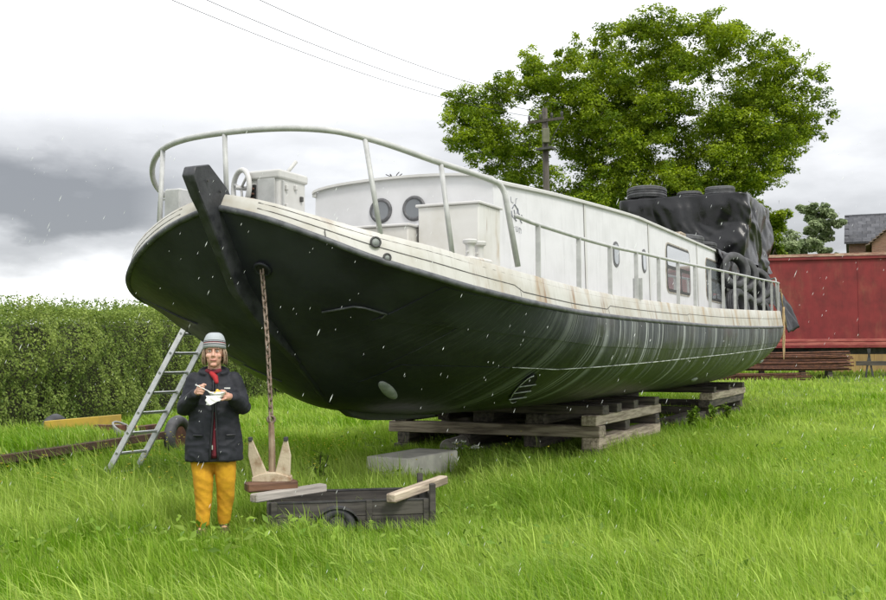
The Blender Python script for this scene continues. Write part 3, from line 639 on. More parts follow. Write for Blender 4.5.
MB().tube([S(1.02, .05, 3.22), S(1.12, .13, 3.38)], .019, 8).build('lever', M['white'], wl, smooth=True)
MB().tube([S(.98, -.18, 2.75), S(.98, -.46, 2.75)], [.13, .12], 18).build('chain_drum', M['rail'], wl, smooth='auto')
MB().box(S(.72, -.98, 2.72), (.24, .20, .80)).build('vent_box', M['rail'], barge, bevel=.015)
MB().tube([S(.66, -1.07, 3.03), S(.66, -1.14, 3.03)], .012, 6).build('vent_handle', M['rail'], barge)
# mooring bitts standing inside the bulwark
for side in (1, -1):
    bt = empty('mooring_bitts'); bt.parent = barge
    MB().box(S(1.70, 1.78 * side, 2.22), (.52, .18, .36)).build('base', M['rusty_white'], bt, bevel=.02)
    for u in (1.60, 1.82):
        MB().lathe([(.042, 2.39), (.040, 2.49), (.046, 2.52), (.068, 2.535), (.071, 2.56), (.062, 2.572), (.02, 2.577)], 18, Matrix.Translation(S(u, 1.78 * side, 0))).build('bollard', M['white'], bt, smooth='auto')
        MB().tube([S(u - .08, 1.78 * side, 2.45), S(u + .08, 1.78 * side, 2.45)], .010, 6).build('bollard_pin', M['white'], bt)

# ------------------------------------------------------------------ tarpaulins over the wheelhouse and after deck
def ridged(x, y, z):
    return 1 - abs(noise.noise(Vector((x, y, z)))) * 2
def tri(x): return abs((x % 1.0) - .5) * 2
def crease(x, z, sd_):
    w1 = .55 * noise.noise(Vector((x * .6, z * .7, sd_))); w2 = .5 * noise.noise(Vector((x * .8 + 5, z * .9, sd_ + 3)))
    return .085 * (tri(x * .62 + z * .55 + w1) - .5) + .075 * (tri(x * .40 - z * .80 + w2 + .3) - .5) + .030 * (tri(x * 1.9 + z * .5 + w1 * 2.2) - .5) + .018 * (tri(x * 2.9 - z * 2.2 + w2 * 3) - .5)
def tarp_box(name, label, u0, u1, v0, v1, z0, z1, seed, rc=.22, flare=.10, n_per=260, nz_=46, sag=.06, lean=0.0):
    """draped sheet over a box: rounded plan, drape folds down the sides, sagging top"""
    cu, cv = (u0 + u1) / 2, (v0 + v1) / 2; hu, hv = (u1 - u0) / 2, (v1 - v0) / 2
    per = []
    k = n_per // 4
    for (ax, ay, bx, by) in ((hu, -hv, hu, hv), (hu, hv, -hu, hv), (-hu, hv, -hu, -hv), (-hu, -hv, hu, -hv)):
        for i in range(k): f_ = i / k; per.append((ax + (bx - ax) * f_, ay + (by - ay) * f_))
    rd = []
    for x, y in per:      # round the corners
        dx, dy = max(0, abs(x) - (hu - rc)), max(0, abs(y) - (hv - rc)); L = math.hypot(dx, dy)
        if L > rc: x = math.copysign(hu - rc + dx / L * rc, x); y = math.copysign(hv - rc + dy / L * rc, y)
        rd.append((x, y))
    rings = []
    nn = len(rd)
    for i in range(nz_ + 1):
        f_ = i / nz_; ring = []
        for j, (x, y) in enumerate(rd):
            L = math.hypot(x, y) or 1; q = j / nn * 2 * math.pi
            a = Vector((math.cos(q) * 3.2, math.sin(q) * 3.2, f_ * 1.3 + seed))
            fold = crease(j / nn * 2 * (u1 - u0 + v1 - v0), f_ * (z1 - z0), seed) * 1.5
            edge = min(1, (1 - f_) * 6); swag = 1 + flare * (1 - f_) / max(hu, hv)
            rr = 1 + fold * edge / L
            zz = z0 + (z1 - z0) * f_ + (.10 * noise.noise(Vector((q * 3, seed, 1))) if i == 0 else 0) + .03 * noise.noise(a * 2) * f_
            ring.append(S(cu + x * rr * swag + lean * f_, cv + y * rr * swag, zz))
        rings.append(ring)
    for k2 in range(1, 9):
        f_ = 1 - k2 / 9.0; ring = []
        for j, (x, y) in enumerate(rd):
            p = (x * f_, y * f_); e = math.sin(math.pi * f_) if f_ > 0 else 0
            ring.append(S(cu + p[0] + lean, cv + p[1], z1 + .03 * min(1, k2 / 2) - sag * e * .4 + .05 * noise.noise(Vector((p[0] * 1.3, p[1] * 1.3, seed)))))
        rings.append(ring)
    mb = MB(); mb.loft(rings, cap=False); nl = len(mb.v) - nn; mb.f.append(tuple(range(nl, nl + nn)))
    o_ = mb.build(name, M['tarp'], smooth=True, mw=SHIP); tag(o_, label, 'tarpaulin'); return o_
tarp_box('tarpaulin', 'big glossy black tarpaulin wrapped over the wheelhouse, weighted with tyres', 18.0, 21.9, -1.45, 1.68, 3.56, 5.27, 2.0, flare=.03)
# sheet slung down over the after end of the deckhouse, port side
def drape(name, label, u0, u1, ztop, zbot, seed, amp=.075, v_off=.08, over=.55, nu=90, nw=44, cat='tarpaulin'):
    rows = []
    for i in range(nw + 1):
        f_ = i / nw; row = []
        for j in range(nu + 1):
            u = u0 + (u1 - u0) * j / nu; a = Vector((u * 1.5, f_ * 1.1, seed))
            fold = crease(u * 1.6, f_ * 1.6, seed) * 8
            if f_ < .25: v = vc(u) - over * (1 - f_ / .25); z = ztop(u) + .03 + .115 * (1 - (v / vc(u)) ** 2) ** .5 if abs(v) < vc(u) else ztop(u) + .03; v += .02
            else:
                g_ = (f_ - .25) / .75; v = vc(u) + v_off + g_ * .08 + amp * fold * min(1, g_ * 4); z = ztop(u) + .02 - g_ * (ztop(u) - zbot(u)) + .03 * fold
            if f_ < .25: z += .02 * fold
            row.append(S(u + .05 * fold * f_, v, z))
        rows.append(row)
    mb = MB(); mb.loft(rows, cap=False, closed=False); o_ = mb.build(name, M['tarp'], smooth=True, mw=SHIP)
    sd_ = o_.modifiers.new('thickness', 'SOLIDIFY'); sd_.thickness = .004
    tag(o_, label, cat); return o_
drape('tarpaulin', 'creased black sheet hanging over the after side of the deckhouse', 14.7, 21.2, roofz, lambda u: float(np.interp(u, [14.7, 15.3, 17, 21], [3.15, 2.75, 2.45, 2.5])), 4.0)
# torn piece of sheet blowing over the stern rail
rows = []
for i in range(26):
    f_ = i / 25; row = []
    for j in range(20):
        g_ = j / 19 - .5; wv = .08 * noise.noise(Vector((g_ * 6, f_ * 3, 3))) + .05 * (ridged(g_ * 5, f_ * 2, 8) - .5)
        row.append(S(21.7 + g_ * 1.0 * (1 - .35 * f_) + wv, 1.62 + .62 * f_ ** .8 + wv + .22 * g_, 3.02 - 1.0 * f_ ** 1.5 + .16 * g_ + wv))
    rows.append(row)
o = MB().loft(rows, cap=False, closed=False).build('tarpaulin', M['tarp'], smooth=True, mw=SHIP)
o.modifiers.new('thickness', 'SOLIDIFY').thickness = .004
tag(o, 'torn flap of grey-black sheet hanging over the stern bulwark', 'tarpaulin')

# ------------------------------------------------------------------ tyres
def tyre_mesh(name, Rr, w, m):
    prof = [(Rr * .60, -w * .40), (Rr * .66, -w * .50), (Rr * .86, -w * .52), (Rr * .96, -w * .44), (Rr * .985, -w * .36), (Rr * .97, -w * .33), (Rr, -w * .30), (Rr, -w * .12), (Rr * .975, -w * .10), (Rr * .975, -w * .06), (Rr, -w * .04),
            (Rr, w * .04), (Rr * .975, w * .06), (Rr * .975, w * .10), (Rr, w * .12), (Rr, w * .30), (Rr * .97, w * .33), (Rr * .985, w * .36), (Rr * .96, w * .44), (Rr * .86, w * .52), (Rr * .66, w * .50), (Rr * .60, w * .40), (Rr * .62, 0)]
    rings = [[Vector((r_ * math.cos(a), r_ * math.sin(a), z)) for r_, z in prof] for a in np.linspace(0, 2 * math.pi, 33)]
    me = MB().loft(rings, cap=False).mesh(name); bm = bmesh.new(); bm.from_mesh(me); bmesh.ops.remove_doubles(bm, verts=bm.verts, dist=1e-4); bmesh.ops.recalc_face_normals(bm, faces=bm.faces); bm.to_mesh(me); bm.free()
    me.materials.append(m); me.polygons.foreach_set('use_smooth', [True] * len(me.polygons)); return me
TM = {'car': tyre_mesh('car_tyre', .31, .20, M['tyre']), 'big': tyre_mesh('lorry_tyre', .50, .30, M['tyre']), 'grey': tyre_mesh('van_tyre', .36, .23, M['tyre_grey']), 'van': tyre_mesh('van_tyre_dark', .40, .23, M['tyre'])}
def tyre(kind, u, v, z, label, group, rot=None, name='tyre'):
    o_ = bpy.data.objects.new(name, TM[kind]); m = Matrix.Translation(S(u, v, z)) @ (rot or Matrix.Identity(4)); o_.matrix_world = SHIP @ m; link(o_); tag(o_, label, 'tyre', group); return o_
Rx = lambda a: Matrix.Rotation(R(a), 4, 'X'); Ry = lambda a: Matrix.Rotation(R(a), 4, 'Y'); Rzm = lambda a: Matrix.Rotation(R(a), 4, 'Z')
ZT = 5.30
tyre('big', 18.55, -.85, ZT + .15, 'large black lorry tyre lying flat on the forward corner of the wheelhouse tarpaulin', 'tyres on the tarpaulin', Ry(3))
tyre('grey', 18.5, .98, ZT + .085, 'greyish tyre lying on the wheelhouse tarpaulin above its port forward corner', 'tyres on the tarpaulin', Ry(-3))
tyre('car', 18.75, .18, ZT + .06, 'black tyre lying flat between the lorry tyre and the greyish tyre on the tarpaulin', 'tyres on the tarpaulin')
tyre('car', 19.9, 1.2, ZT + .10, 'black tyre lying on the port edge of the wheelhouse tarpaulin', 'tyres on the tarpaulin', Rx(3))
tyre('car', 20.9, 1.15, ZT + .10, 'black tyre lying on the after port corner of the wheelhouse tarpaulin', 'tyres on the tarpaulin')
tyre('grey', 14.35, 1.05, 3.79, 'weathered grey tyre lying flat on the deckhouse roof edge', 'tyres on the deckhouse roof', Rx(7))
tyre('car', 15.7, 1.10, 3.78, 'small black tyre lying on the deckhouse roof beside the creased sheet', 'tyres on the deckhouse roof', Rx(6))
zd_ = lambda u: float(zdeck(u)) + .035
for k, (u, v, kind, lift, roll, lab) in enumerate([
        (15.35, 1.82, 'van', .78, 82, 'black tyre propped upright against the sheet beside the after window, top of its pile'),
        (15.2, 1.93, 'van', .0, 80, 'black tyre standing on the side deck below the after window, bottom of its pile'),
        (16.45, 1.82, 'van', .74, 84, 'black tyre perched upright behind the rail, upon a grey tyre beside the creased sheet'),
        (16.4, 1.93, 'grey', .0, 80, 'grey tyre standing on the side deck, half hidden under a black tyre'),
        (17.5, 1.84, 'grey', .45, 70, 'grey tyre leaning aslant over the rail amid the pile at the quarter'),
        (17.7, 1.93, 'car', .0, 78, 'black tyre on deck amid the pile at the quarter, below the slanting grey tyre'),
        (18.6, 1.80, 'van', .62, 74, 'black tyre resting high on the pile by the hanging sheet at the quarter'),
        (18.6, 1.90, 'car', .0, 82, 'black tyre standing on deck under the high tyre at the quarter'),
        (20.6, 1.60, 'van', .50, 75, 'worn black tyre wedged by the stern rail beside the torn flap'),
        (20.2, 1.72, 'car', .0, 80, 'black tyre standing on the after deck next to the stern rail')]):
    rr = {'car': .31, 'grey': .36, 'van': .40}[kind]
    tyre(kind, u, v, zd_(u) + rr + lift, lab, 'tyres stacked along the side deck', Rzm(-40 if lift > .3 else -12) @ Rx(roll) @ Rzm(k * 37))
# brick on the roof edge holding the sheet
o = MB().box(S(0, 0, 0), (.42, .22, .12)).build('roof_block', M['timber'], bevel=.008, mw=SHIP @ Matrix.Translation(S(13.0, 1.18, 3.75))); tag(o, 'small wooden block lying on the deckhouse roof edge', 'block')
# frayed rope over the quarter
mb = MB()
for k in range(5):
    a = k * 1.3; pts = []
    for i in range(14):
        f_ = i / 13; pts.append(S(20.9 + .03 * math.cos(a + f_ * 7) - .05 * f_ + (.1 * (k - 2) * f_ ** 3), bultop(20.9)[1] + .13 + .02 * math.sin(a + f_ * 7), 2.62 - (1.35 - .12 * k) * f_))
    mb.tube(pts, .016, 6)
for k in range(2): mb.tube([S(20.3 + .25 * k, bultop(20.4)[1] + .05, 3.05 - .1 * k), S(20.7, bultop(20.7)[1] + .08, 2.75), S(20.9, bultop(20.9)[1] + .13, 2.62)], .014, 6)
mb.tube([S(21.0, bultop(21)[1] + .13, 2.62), S(21.2, bultop(21)[1] + .16, 2.3), S(21.45, bultop(21)[1] + .16, 2.05)], .014, 6)
o = mb.build('rope', M['rope'], smooth=True, mw=SHIP); tag(o, 'frayed straw coloured rope hanging down over the stern quarter of the barge', 'rope')

# ------------------------------------------------------------------ timber stacks under the barge
def timber(a, b, w, h, m, label, group, cat='timber', name='timber_beam', world=False, jit=.011):
    """squared beam between two points given in ship coordinates (u, v, z of its axis)"""
    A = Vector(a) if world else W(*a); B_ = Vector(b) if world else W(*b); L = (B_ - A).length
    x = (B_ - A).normalized(); y = Vector((0, 0, 1)).cross(x).normalized(); z = x.cross(y)
    mw = Matrix((x, y, z)).transposed().to_4x4(); mw.translation = (A + B_) / 2
    bm = bmesh.new(); bmesh.ops.create_cube(bm, size=1.0)
    bmesh.ops.subdivide_edges(bm, edges=[e for e in bm.edges if abs(e.verts[0].co.x - e.verts[1].co.x) > .5], cuts=4)
    for v in bm.verts: v.co = Vector((v.co.x * L, v.co.y * w, v.co.z * h)) + Vector((random.uniform(-1, 1), random.uniform(-1, 1), random.uniform(-.3, .1))) * jit
    bmesh.ops.bevel(bm, geom=[e for e in bm.edges if len(e.link_faces) == 2 and e.calc_face_angle(0) > .9], offset=.010, segments=1, affect='EDGES')
    me_ = bpy.data.meshes.new(name); bm.to_mesh(me_); bm.free()
    o_ = mesh_obj(name, me_, m, None, False, mw); tag(o_, label, cat, group); return o_
G1, G2 = 'timbers of the forward stack', 'timbers of the after stack'
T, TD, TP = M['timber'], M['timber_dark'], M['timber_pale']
# forward stack : pads, fore-and-aft, athwart, fore-and-aft, athwart
for v in (1.22, -.6, -1.8):
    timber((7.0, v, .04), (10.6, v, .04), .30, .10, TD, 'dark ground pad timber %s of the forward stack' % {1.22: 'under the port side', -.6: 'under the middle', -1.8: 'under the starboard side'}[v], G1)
timber((7.05, 1.22, .175), (10.65, 1.22, .175), .27, .175, T, 'weathered lower fore-and-aft timber on the port side of the forward stack', G1)
timber((7.05, -.75, .175), (10.65, -.75, .175), .20, .17, TD, 'dark lower fore-and-aft timber in the middle of the forward stack', G1)
timber((7.05, -1.80, .175), (10.65, -1.80, .175), .20, .17, TD, 'dark lower fore-and-aft timber on the starboard side of the forward stack', G1)
timber((7.18, 1.37, .345), (7.18, -2.05, .345), .27, .165, T, 'long weathered crossbeam at the front of the forward stack', G1)
timber((10.4, 1.37, .345), (10.4, -2.05, .345), .27, .165, TD, 'long dark crossbeam at the back of the forward stack', G1)
timber((7.00, 1.22, .505), (10.75, 1.22, .505), .24, .15, TP, 'pale upper fore-and-aft timber on the port side of the forward stack', G1)
timber((7.30, -.55, .505), (10.5, -.55, .505), .34, .15, TD, 'broad dark upper timber in the middle of the forward stack', G1)
timber((7.05, -1.85, .505), (10.5, -1.85, .505), .22, .15, TD, 'dark upper fore-and-aft timber on the starboard side of the forward stack', G1)
for u, lab in ((7.35, 'front'), (8.05, 'second'), (10.35, 'rear')):
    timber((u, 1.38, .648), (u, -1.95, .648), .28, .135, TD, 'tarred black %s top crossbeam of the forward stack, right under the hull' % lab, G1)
timber((8.75, 1.30, .345), (8.75, -1.9, .345), .27, .16, TD, 'dark middle crossbeam of the forward stack, second layer', G1)
timber((7.15, .35, .505), (10.5, .35, .505), .30, .15, TD, 'dark upper fore-and-aft timber packed beside the broad middle one in the forward stack', G1)
timber((7.12, .30, .175), (10.5, .30, .175), .26, .17, TD, 'dark lower fore-and-aft timber inside the forward stack, next to its port side', G1)
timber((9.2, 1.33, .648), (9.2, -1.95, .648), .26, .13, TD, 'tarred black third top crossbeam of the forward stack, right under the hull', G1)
timber((7.55, -1.35, .505), (9.9, -1.35, .505), .20, .15, TD, 'short dark timber packed into the forward stack beside its starboard end', G1)
# after stack
for v in (1.15, -.9):
    timber((15.3, v, .06), (19.0, v, .06), .28, .14, TD, 'dark ground pad timber under the %s of the after stack' % ('port side' if v > 0 else 'middle'), G2)
for u in (15.4, 18.9): timber((u, 1.33, .21), (u, -2.3, .21), .24, .16, TD, 'dark lower crossbeam at the %s of the after stack' % ('front' if u < 17 else 'back'), G2)
timber((15.1, 1.20, .37), (19.25, 1.20, .37), .26, .16, TD, 'dark middle fore-and-aft timber on the port side of the after stack', G2)
timber((15.2, -1.4, .37), (19.1, -1.4, .37), .26, .16, TD, 'dark middle fore-and-aft timber on the starboard side of the after stack', G2)
timber((15.1, 1.24, .525), (19.3, 1.24, .525), .26, .15, TP, 'pale upper fore-and-aft timber on the port side of the after stack', G2)
timber((15.2, -1.4, .525), (19.1, -1.4, .525), .26, .15, TD, 'dark upper fore-and-aft timber on the starboard side of the after stack', G2)
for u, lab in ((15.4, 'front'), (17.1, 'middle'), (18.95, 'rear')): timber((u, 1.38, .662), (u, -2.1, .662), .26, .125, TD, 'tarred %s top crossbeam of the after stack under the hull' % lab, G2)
timber((12.6, 1.0, .10), (15.6, 1.05, .12), .34, .20, TD, 'dark loose baulk lying on the grass ahead of the after stack', G2)

# ------------------------------------------------------------------ concrete block on the grass
c = [Vector((-.80, 12.55, 0)), Vector((-.53, 12.02, 0)), Vector((.06, 13.05, 0)), Vector((-.21, 13.58, 0))]
ctr = sum(c, Vector()) / 4; ax = (c[2] - c[1]); rz0 = math.atan2(ax.y, ax.x)
o = MB().box((0, 0, .14), (ax.length, .58, .28)).build('concrete_block', M['concrete'], bevel=.015, mw=Matrix.Translation(ctr) @ Matrix.Rotation(rz0, 4, 'Z'))
tag(o, 'flat pale concrete block lying in the grass under the bow', 'concrete block')
CONC = (ctr, rz0, ax.length)
# a stub of round timber between the stacks
o = MB().lathe([(.10, -.5), (.12, -.45), (.12, .45), (.10, .5)], 14).build('log', M['timber_grey'], smooth='auto', mw=Matrix.Translation(W(6.75, -.75, .12)) @ Matrix.Rotation(ANG * -1 + R(8), 4, 'Z') @ Matrix.Rotation(R(90), 4, 'X'))
tag(o, 'short grey round log lying in front of the forward stack', 'log')

# ------------------------------------------------------------------ ladder against the starboard bow
ld = empty('ladder', (-4.05, 12.75, 0)); tag(ld, 'grey aluminium ladder leaning on the starboard bow of the barge', 'ladder')
b0, b1 = W(2.09, -3.24, -.02), W(2.54, -3.19, -.02); t0, t1 = W(2.83, -2.31, 2.30), W(3.28, -2.26, 2.30)
L_ = lambda p: p - Vector((-4.05, 12.75, 0))
sidev = (b1 - b0).normalized(); rungd = (t0 - b0).normalized()
for a, c2 in ((b0, t0), (b1, t1)):
    e = (c2 - a).normalized() * .25
    MB().bar(L_(a), L_(c2 + e), .026, .085, up=tuple(sidev.cross(rungd))).build('stile', M['alu'], ld, bevel=.004) if False else MB().bar(L_(a), L_(c2 + e), .085, .026, up=tuple(sidev)).build('stile', M['alu'], ld, bevel=.004)
nr = 10
for k in range(nr):
    f_ = (.10 + .268 * k) / (t0 - b0).length
    a, c2 = b0.lerp(t0, f_), b1.lerp(t1, f_); MB().tube([L_(a - sidev * .018), L_(c2 + sidev * .018)], .019, 10).build('rung', M['alu_bright'], ld, smooth='auto')
for a, c2 in ((b0, t0),):
    for k in range(nr):
        f_ = (.10 + .268 * k) / (t0 - b0).length; p = a.lerp(c2, f_)
        MB().lathe([(.020, 0), (.020, .002)], 12, Matrix.Translation(L_(p - sidev * .0165)) @ sidev.to_track_quat('Z', 'Y').to_matrix().to_4x4()).build('rung_end', M['dark_metal'], ld)

# ------------------------------------------------------------------ small dark box trailer in the grass
tr = empty('box_trailer', (-.83, 9.15, 0), R(9)); tag(tr, 'small dark wooden box trailer sunk in long grass beneath the bow', 'trailer')
LX, LY = .66, .36
for sy in (-1, 1):
    for k, (z, h) in enumerate(((.085, .115), (.205, .115))):
        MB().box((0, sy * LY, z), (2 * LX, .028, h)).build('side_board', M['dark_wood'], tr, bevel=.004)
    for x in (-LX + .03, .15, LX - .03): MB().box((x, sy * (LY + .022), .15), (.05, .016, .25)).build('stake', M['dark_wood'], tr, bevel=.003)
    MB().box((0, sy * LY, .270), (2 * LX + .02, .04, .012)).build('edge_strip', M['dark_metal'], tr)
for z, h in ((.085, .115), (.205, .115)): MB().box((-LX - .016, 0, z), (.028, 2 * LY - .04, h)).build('end_board', M['dark_wood'], tr, bevel=.004)
tg = MB().box((LX + .016, 0, .17), (.028, 2 * LY + .04, .28)).build('tail_board', M['dark_wood'], tr, bevel=.004)
for k in range(7): MB().box((LX + .036, -.20 + .075 * k, .19), (.012, .02, .19)).build('slat', M['dark_metal'], tg)
MB().box((LX + .045, -.05, .275), (.02, .50, .02)).build('slat_rail', M['rail'], tg)
for sy in (-1, 1): MB().box((LX + .02, sy * (LY + .03), .22), (.05, .05, .36)).build('corner_post', M['dark_wood'], tr, bevel=.005)
MB().box((LX + .07, -.12, .06), (.07, .13, .07)).build('tail_lamp', M['dark_metal'], tr, bevel=.01)
MB().box((0, 0, .02), (2 * LX - .04, 2 * LY - .04, .03)).build('floor', M['dark_wood'], tr)
for sy in (-1, 1):
    w_ = MB().torus(.115, .045, 24, 8, Matrix.Translation((-.12, sy * (LY + .07), .085)) @ Matrix.Rotation(R(90), 4, 'X')).build('wheel', M['tyre'], tr, smooth=True)
    MB().lathe([(.075, -.03), (.075, .03)], 18, Matrix.Translation((-.12, sy * (LY + .07), .085)) @ Matrix.Rotation(R(90), 4, 'X')).build('rim', M['dark_metal'], w_)
    arc = [Vector((-.12 + .185 * math.cos(a), sy * (LY + .07), .08 + .145 * math.sin(a))) for a in np.linspace(0.15, math.pi - .15, 14)]
    MB().loft([[p + Vector((0, -.055, 0)), p + Vector((0, .055, 0)), p + Vector((0, .055, .012)), p + Vector((0, -.055, .012))] for p in arc]).build('mudguard', M['dark_metal'], tr)
timber((-.44, 8.70, .30), (.0, 9.40, .37), .095, .075, M['timber'], 'weathered square post laid across the tail of the box trailer', 'loose timbers on the box trailer', name='wood_post', world=True, jit=.003)
timber((-1.58, 8.76, .30), (-1.06, 9.32, .315), .10, .070, M['timber_grey'], 'pale grey plank laid across the front of the box trailer', 'loose timbers on the box trailer', name='plank', world=True, jit=.003)
timber((-1.68, 8.98, .362), (-1.28, 9.14, .372), .17, .075, M['timber_brown'], 'short reddish brown timber under the anchor', 'loose timbers on the box trailer', name='wood_block', world=True, jit=.003)

# ------------------------------------------------------------------ anchor and chain
AX, AY, AZ = -1.475, 9.08, .405
an = empty('anchor', (AX, AY, AZ)); an.scale = (.88, 1.0, .83); tag(an, 'cream painted stockless anchor standing on timber with its flukes up', 'anchor')
MB().tube([(0, .01, .02), (-.005, .01, .35), (-.012, .01, .60)], [.036, .033, .028], 8).build('shank', M['anchor_shank'], an, smooth='auto')
mb = MB(); mb.loft([[Vector((-.19 + .38 * i / 8, -.05 - .02 * math.sin(math.pi * i / 8), -.005)), Vector((-.19 + .38 * i / 8, .06, -.005)), Vector((-.19 + .38 * i / 8, .05, .05 + .05 * math.sin(math.pi * i / 8))), Vector((-.19 + .38 * i / 8, -.05 - .02 * math.sin(math.pi * i / 8), .04 + .05 * math.sin(math.pi * i / 8)))] for i in range(9)])
mb.build('crown', M['anchor'], an, bevel=.006)
for sx, lean in ((-1, -.10), (1, .035)):
    pr = [(sx * .022, .03), (sx * .178, .02), (sx * .168 + lean * .6, .26), (sx * .122 + lean, .43), (sx * .088 + lean, .435), (sx * .050 + lean * .5, .22)]
    mb = MB(); mb.loft([[Vector((x, -.035 - .04 * z, z)) for x, z in pr], [Vector((x, .0 - .06 * z, z)) for x, z in pr]]); mb.build('fluke', M['anchor'], an, bevel=.007)
    tp = pr[3:5]; cx_ = (tp[0][0] + tp[1][0]) / 2
    MB().box((cx_, -.040, .432), (.042, .050, .045)).build('fluke_tip', M['anchor_tip'], an, bevel=.008)
MB().torus(.035, .012, 16, 8, Matrix.Translation((-.012, .01, .63)) @ Matrix.Rotation(R(90), 4, 'X')).build('shackle', M['chain'], an, smooth=True)
ch = empty('anchor_chain', (AX - .012, AY + .01, AZ + .535)); tag(ch, 'rusty chain hanging from the bow hawse down to the anchor', 'chain')
lk = MB()
pth = [Vector((.017 * math.cos(a), 0, .017 * math.sin(a) + (.024 if 0 < a < math.pi else -.024))) for a in np.linspace(0.01, 2 * math.pi - .01, 17)]
vs_, fs_ = [], []
for i, p in enumerate(pth[:-1]):
    tn = (pth[(i + 1) % 16] - pth[i - 1]).normalized(); a_ = Vector((0, 1, 0)); b4 = tn.cross(a_)
    for j in range(6): q = j * math.pi / 3; vs_.append(p + (a_ * math.cos(q) + b4 * math.sin(q)) * .0088)
for i in range(16):
    for j in range(6): fs_.append((i * 6 + j, ((i + 1) % 16) * 6 + j, ((i + 1) % 16) * 6 + (j + 1) % 6, i * 6 + (j + 1) % 6))
lme = lk.add(vs_, fs_).mesh('chain_link'); lme.materials.append(M['chain']); lme.polygons.foreach_set('use_smooth', [True] * len(lme.polygons))
hz = SHIP @ on_hull(.35, .926, 1, .02); base_ = Vector((AX - .012, AY + .01, AZ + .535)); dv = hz - base_; nl = int(dv.length / .064)
q0 = dv.normalized().to_track_quat('Z', 'Y').to_matrix().to_4x4()
for k in range(nl + 1):
    o = bpy.data.objects.new('chain_link', lme); link(o, ch)
    sw = Vector((.012 * math.sin(k * .13), 0, 0))
    o.matrix_local = Matrix.Translation(dv * (k / nl) + sw) @ q0 @ Matrix.Rotation(R(35 + 90 * (k % 2)), 4, 'Z')

# ------------------------------------------------------------------ foliage helper
def unit(a): return a / np.maximum(np.linalg.norm(a, axis=1, keepdims=True), 1e-9)
def leaf_arrays(pos, nrm, size, rng, aspect=.55, tint=None):
    """one kinked leaf (two triangles folded on the midrib) for each point"""
    n = len(pos); t = unit(np.cross(nrm, rng.normal(size=(n, 3)))); b = np.cross(nrm, t)
    s = np.asarray(size).reshape(-1, 1); fold = nrm * s * .18
    v = np.stack([pos - t * s, pos - b * s * aspect + fold, pos + t * s, pos + b * s * aspect + fold], 1).reshape(-1, 3)
    idx = (np.arange(n)[:, None] * 4 + np.array([0, 1, 2, 0, 2, 3])[None]).ravel()
    c = np.zeros((n, 3)); c[:, 0] = rng.random(n) if tint is None else np.clip(tint + rng.normal(size=n) * .18, 0, 1); c[:, 1] = rng.random(n)
    return v, np.full(n * 2, 3), idx, np.repeat(c, 4, 0)

# ------------------------------------------------------------------ hedge
hp = np.array([(-10.2, 2), (-9.3, 9), (-8.75, 15), (-8.2, 22), (-7.6, 30), (-6.6, 38), (-3.0, 50), (4, 60), (16, 70)], float)
hl = np.concatenate([[0], np.cumsum(np.linalg.norm(np.diff(hp, axis=0), axis=1))])
def hpath(s): return np.stack([np.interp(s, hl, hp[:, 0]), np.interp(s, hl, hp[:, 1])], -1)
def hheight(s): return np.interp(s, hl, [2.0, 2.1, 2.15, 2.38, 2.65, 2.9, 3.0, 3.1, 3.1])
rng = np.random.default_rng(3)
def hedge_pts(n, s0, s1):
    s = rng.uniform(s0, s1, n); c = hpath(s); tg_ = unit(hpath(s + .3) - hpath(s - .3)); nr = np.stack([tg_[:, 1], -tg_[:, 0]], -1)
    a = rng.uniform(-.15, 1.75, n)                          # 0 = near foot, up the face, over the top
    hh = hheight(s) + .06 * np.sin(s * 1.9) + .04 * np.sin(s * 4.7 + 1); half = 1.15
    face = a < 1.0
    v = np.where(face, half, half * (1 - (a - 1.0) * 2.2)); z = np.where(face, np.clip(a, 0, 1) * hh * .96, hh)
    k = np.array([noise.noise(Vector((float(x) * .9, float(q) * .9, float(w))) ) for x, q, w in zip(s, z, v)]) * .28 + np.array([noise.noise(Vector((float(x) * 2.6, float(q) * 2.6, float(w) + 7))) for x, q, w in zip(s, z, v)]) * .20
    rnd = .25 * np.clip((z / hh - .75) / .25, 0, 1) ** 2
    depth = rng.exponential(.09, n)
    v = v + np.where(face, k - rnd - depth, 0); z = z + np.where(face, 0, k * .8 - depth)
    pos = np.stack([c[:, 0] + nr[:, 0] * v, c[:, 1] + nr[:, 1] * v, np.maximum(z, .03)], -1)
    no = np.where(face[:, None], np.stack([nr[:, 0], nr[:, 1], np.full(n, .45)], -1), np.array([[0, 0, 1.0]]))
    no = unit(no + rng.normal(size=(n, 3)) * .55)
    tint = .34 + k * 1.1 + .20 * (z / hh)  # light and shade put into leaf colour: paler on bulges and higher up
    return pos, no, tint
A1 = hedge_pts(165000, 4, 34); A2 = hedge_pts(26000, 34, hl[-1])
pos = np.concatenate([A1[0], A2[0]]); no = np.concatenate([A1[1], A2[1]]); ti = np.concatenate([A1[2], A2[2]])
sz = np.concatenate([rng.uniform(.017, .038, 165000), rng.uniform(.06, .12, 26000)])
